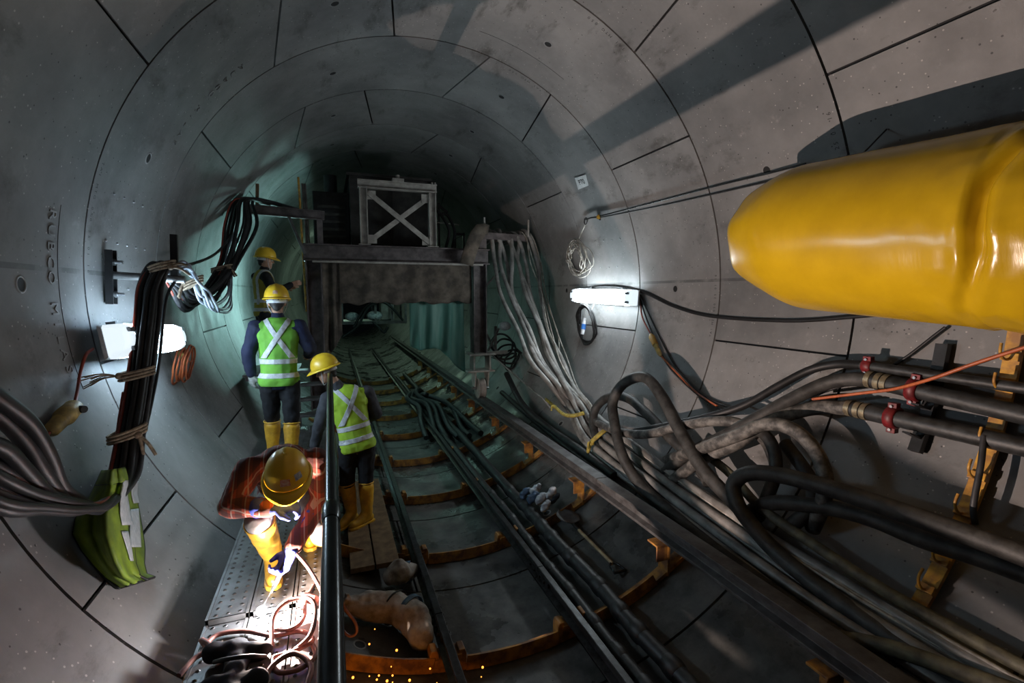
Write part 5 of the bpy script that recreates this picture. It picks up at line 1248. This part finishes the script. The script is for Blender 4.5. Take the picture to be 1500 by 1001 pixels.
for L, r_, hgt, lab in LOOPS:
    m_ = len(L); cable('welding_hose', [deck_pt(a, b_, r_+.004+hgt*math.sin(PI*i/(m_-1))) for i, (a, b_) in enumerate(L)], r_, 'pink_hose', lab, 'hose', 'welding hoses on the deck')
cable('welding_hose', [atY(494, 868, 3.3), atY(506, 893, 3.28), atY(520, 912, 3.26), atY(522, 927, 3.25), atY(512, 932, 3.25), atY(500, 922, 3.27)], .010, 'pink_hose', 'thin red hose looping below the walkway next to the sack', 'hose', 'welding hoses on the deck')
b = MB(); c = deck_pt(350, 985, -.01)
limb(b, c+Vector((-.12, .10, .06)), .05, c+Vector((.10, .06, .04)), .045, (1, 0, 0), .8); limb(b, c+Vector((-.10, -.12, .04)), .05, c+Vector((.10, -.14, .04)), .05); limb(b, c+Vector((-.02, .12, .04)), .05, c+Vector((0, -.22, .04)), .055)
bag = blob(b, 'tool_bag', 'black_bag', None, .010, 4, .014, 12, 4); tag(bag, 'black cloth tool bag lying in front of the welding arc', 'bag')
MB().tube(spline([c+Vector((-.1, .0, .08)), c+Vector((-.03, -.05, .115)), c+Vector((.06, -.06, .11)), c+Vector((.12, -.02, .06))], 6), .010, 8).build('handle', 'black_cable', bag)
b = MB(); c = deck_pt(452, 888, .0); limb(b, c+Vector((-.02, .02, .03)), .04, c+Vector((.03, -.02, .03)), .035); tag(blob(b, 'leather_mitt', 'pink_hose', None, .008, 3, .008, 20), 'crumpled brown leather mitt inside the hose loop', 'mitt')
# sparks
for k, (px, py, yy) in enumerate(((549, 922, 3.2), (541, 944, 3.15), (581, 953, 3.2), (573, 977, 3.0), (552, 996, 2.9), (567, 998, 2.95), (575, 1000, 2.9), (555, 990, 3.0), (707, 978, 3.0), (705, 992, 2.95), (630, 980, 3.0), (517, 993, 3.0), (541, 991, 2.9), (575, 990, 3.05), (600, 997, 2.95), (640, 1001, 2.9))):
    p = atY(px, py, yy); r_ = (.004, .006, .008)[k % 3]
    if p.z < invert_z(max(-2, min(2, p.x)))+.02: p = onR(px, py, 2.87)
    tag(MB().ball(p, r_, 8, 6).build('spark', 'ember'), 'glowing orange spark flying over the near sleeper', 'spark', 'sparks below the walkway')

# ------------------------------------------------------------------ sacks, litter, shovel by the track
def sack(name, label, pts, radii, seed, extra=None):
    b = MB()
    for (p, q, r0, r1) in zip(pts[:-1], pts[1:], radii[:-1], radii[1:]): limb(b, p, r0, q, r1, (0, 0, 1), 1.0)
    o = blob(b, name, 'sack', None, .012, 5, .018, 9, seed); tag(o, label, 'sack', 'dirty sacks by the left rail'); return o
s1 = sack('sandbag', 'long dirty white sack with a blue band lying against the left rail', [onR(505, 885, 2.79), onR(540, 888, 2.77), onR(580, 890, 2.74), onR(606, 905, 2.72), onR(618, 935, 2.76)], [.06, .11, .125, .125, .095], 1)
a = onR(594, 872, 2.66); bb = onR(600, 905, 2.60)
def ring_on(c, d, r_, w, m_, parent, nm):
    d = Vector(d).normalized(); u = d.orthogonal().normalized(); v = d.cross(u); b = MB(); vs = []
    for k in range(25):
        for e in (-w/2, w/2): vs.append(Vector(c)+d*e+(u*math.cos(2*PI*k/24)+v*math.sin(2*PI*k/24))*r_)
    b.add(vs, [(2*k, 2*k+2, 2*k+3, 2*k+1) for k in range(24)], True); o = b.build(nm, m_, parent); q = o.modifiers.new('t', 'SOLIDIFY'); q.thickness = .008; return o
ring_on(onR(600, 898, 2.73), onR(606, 905, 2.72)-onR(580, 890, 2.74), .140, .045, 'sack_blue', s1, 'blue_band')
ring_on(onR(578, 890, 2.745), onR(606, 905, 2.72)-onR(580, 890, 2.74), .138, .012, 'black_cable', s1, 'seam')
b = MB(); c = onR(512, 880, 2.74)
for k in range(7): a = 2*PI*k/7; limb(b, c, .022, c+Vector((-.05+.04*math.cos(a), .04*math.sin(a)-.02, .03*math.cos(a)+.03)), .012)
blob(b, 'tied_neck', 'sack', s1, .008, 3, .006, 20)
s2 = sack('sandbag', 'smaller crumpled sack with a blue edge behind the long one', [onR(572, 845, 2.76), onR(585, 838, 2.72), onR(602, 838, 2.76)], [.075, .115, .075], 6)
ring_on(onR(598, 838, 2.75), (1, -.2, .1), .095, .05, 'sack_blue', s2, 'blue_band')
t = thing('plastic_rubbish', 'crumpled white and blue plastic rubbish on the black pipes', 'litter', tuple(onR(795, 725, 2.7)))
for k, (px, py, r_, m_) in enumerate(((768, 722, .07, 'litter_blue'), (784, 716, .075, 'litter_white'), (792, 730, .07, 'litter_white'), (806, 722, .07, 'litter_white'), (798, 740, .055, 'litter_white'), (780, 728, .075, 'litter_blue'), (812, 730, .05, 'black_bag'))):
    b = MB(); p = onR(px, py, 2.68); limb(b, p-Vector((.03, .03, .02)), r_*.7, p+Vector((.035, -.02, .03)), r_*.6); blob(b, 'scrap', m_, t, .010, 2, .020, 16, k)
t = thing('shovel', 'shovel with a pale wooden shaft and muddy blade beside the black pipes', 'shovel', tuple(onR(870, 800, 2.86)))
a = onR(846, 775, 2.82); e = onR(897, 826, 2.85); d = (e-a).normalized()
MB().tube([a, e], .017, 12).build('shaft', 'timber_handle', t)
MB().tube([a-d*.12, a+d*.03], [.012, .021], 12).build('socket', 'black_steel', t)
sd = d.cross(Vector((0, 0, 1))).normalized(); nn = sd.cross(d); b = MB(); vs = []; ny = 8
for j in range(ny+1):
    v = j/ny; w = .115*(1-max(0, v-.55)**2*3.6)*(.75+.25*min(1, v*4))
    for i in range(7):
        u_ = i/6*2-1; vs.append(a-d*(.10+.29*v)+sd*w*u_+nn*(.022*u_*u_+.012))
b.add(vs, [(j*7+i, j*7+i+1, (j+1)*7+i+1, (j+1)*7+i) for j in range(ny) for i in range(6)], True)
o = b.build('blade', 'girder', t); q = o.modifiers.new('t', 'SOLIDIFY'); q.thickness = .006
g1 = e+d*.13
MB().tube(spline([e-d*.02, e+d*.03+sd*.045, g1+sd*.058], 5), .011, 8).build('grip_arm', 'tube_steel', t); MB().tube(spline([e-d*.02, e+d*.03-sd*.045, g1-sd*.058], 5), .011, 8).build('grip_arm', 'tube_steel', t)
MB().tube([g1-sd*.066, g1+sd*.066], .015, 10).build('grip_bar', 'tube_steel', t)

# ------------------------------------------------------------------ green vest wrapped round the left bundle
OUT = [((150, 690), (188, 684)), ((140, 712), (200, 704)), ((128, 735), (198, 724)), ((112, 760), (203, 750)), ((108, 782), (208, 780)), ((120, 805), (211, 805)), ((136, 826), (210, 826)), ((152, 845), (214, 842)), ((174, 862), (226, 846))]
b = MB(); nx = 24; vs = []; rows = 40
def lerp_out(v):
    f_ = v*(len(OUT)-1); i = min(int(f_), len(OUT)-2); q = f_-i
    return [tuple(OUT[i][s_][k]+(OUT[i+1][s_][k]-OUT[i][s_][k])*q for k in (0, 1)) for s_ in (0, 1)]
for j in range(rows+1):
    v = j/rows; (l, r_) = lerp_out(v)
    for i in range(nx+1):
        u_ = i/nx; px = l[0]+(r_[0]-l[0])*u_; py = l[1]+(r_[1]-l[1])*u_
        bulge = math.sin(PI*u_)*(.24*(1-v)**1.2+.05)+.03*math.sin(u_*9+v*5)*math.sin(PI*u_)+.02*math.sin(u_*21-v*3)*math.sin(PI*u_)
        if v < .12: bulge += .05*math.sin(PI*u_)
        vs.append(onR(px, py, 2.885-bulge-.03*(1-abs(2*u_-1))))
b.add(vs, [(j*(nx+1)+i, j*(nx+1)+i+1, (j+1)*(nx+1)+i+1, (j+1)*(nx+1)+i) for j in range(rows) for i in range(nx)], True)
vw = b.build('vest_wrap', 'vest_olive'); q = vw.modifiers.new('t', 'SOLIDIFY'); q.thickness = .006
tag(vw, 'olive green safety vest wrapped around the left cable bundle', 'vest')
W_ = nx+1
def edge(idx, nm): MB().tube([Vector(vs[k]) for k in idx], .008, 6).build(nm, 'black_cable', vw)
edge([j*W_+nx for j in range(12, rows+1)], 'black_piping'); edge([j*W_ for j in range(rows+1)], 'black_piping'); edge([rows*W_+i for i in range(W_)], 'black_piping')
edge([j*W_+int(nx*(.60+.25*math.sin(j/rows*2.2))) for j in range(8, rows+1)], 'black_piping')
edge([5*W_+i for i in range(0, W_)], 'black_piping')
def vest_pt(u_, v, lift):
    fi, fj = u_*nx, v*rows; i, j = min(int(fi), nx-1), min(int(fj), rows-1); a, c_ = fi-i, fj-j
    p = (vs[j*W_+i]*(1-a)+vs[j*W_+i+1]*a)*(1-c_)+(vs[(j+1)*W_+i]*(1-a)+vs[(j+1)*W_+i+1]*a)*c_
    return p+Vector((-p.x, 0, -p.z)).normalized()*lift
for (v0, v1, ua, ub, uc, ud) in ((.12, .46, .60, .74, .68, .86), (.14, .32, .84, 1.0, .90, 1.0), (.36, .62, .84, .97, .74, .92), (.50, .74, .66, .76, .70, .76)):
    g_ = []
    for j in range(13):
        for i in range(7):
            q = j/12; g_.append(vest_pt((ua+(uc-ua)*q)*(1-i/6)+(ub+(ud-ub)*q)*i/6, v0+(v1-v0)*q, .012))
    bb = MB(); bb.add(g_, [(j*7+i, j*7+i+1, (j+1)*7+i+1, (j+1)*7+i) for j in range(12) for i in range(6)], True)
    o = bb.build('reflective_patch', 'reflective', vw); q = o.modifiers.new('t', 'SOLIDIFY'); q.thickness = .003
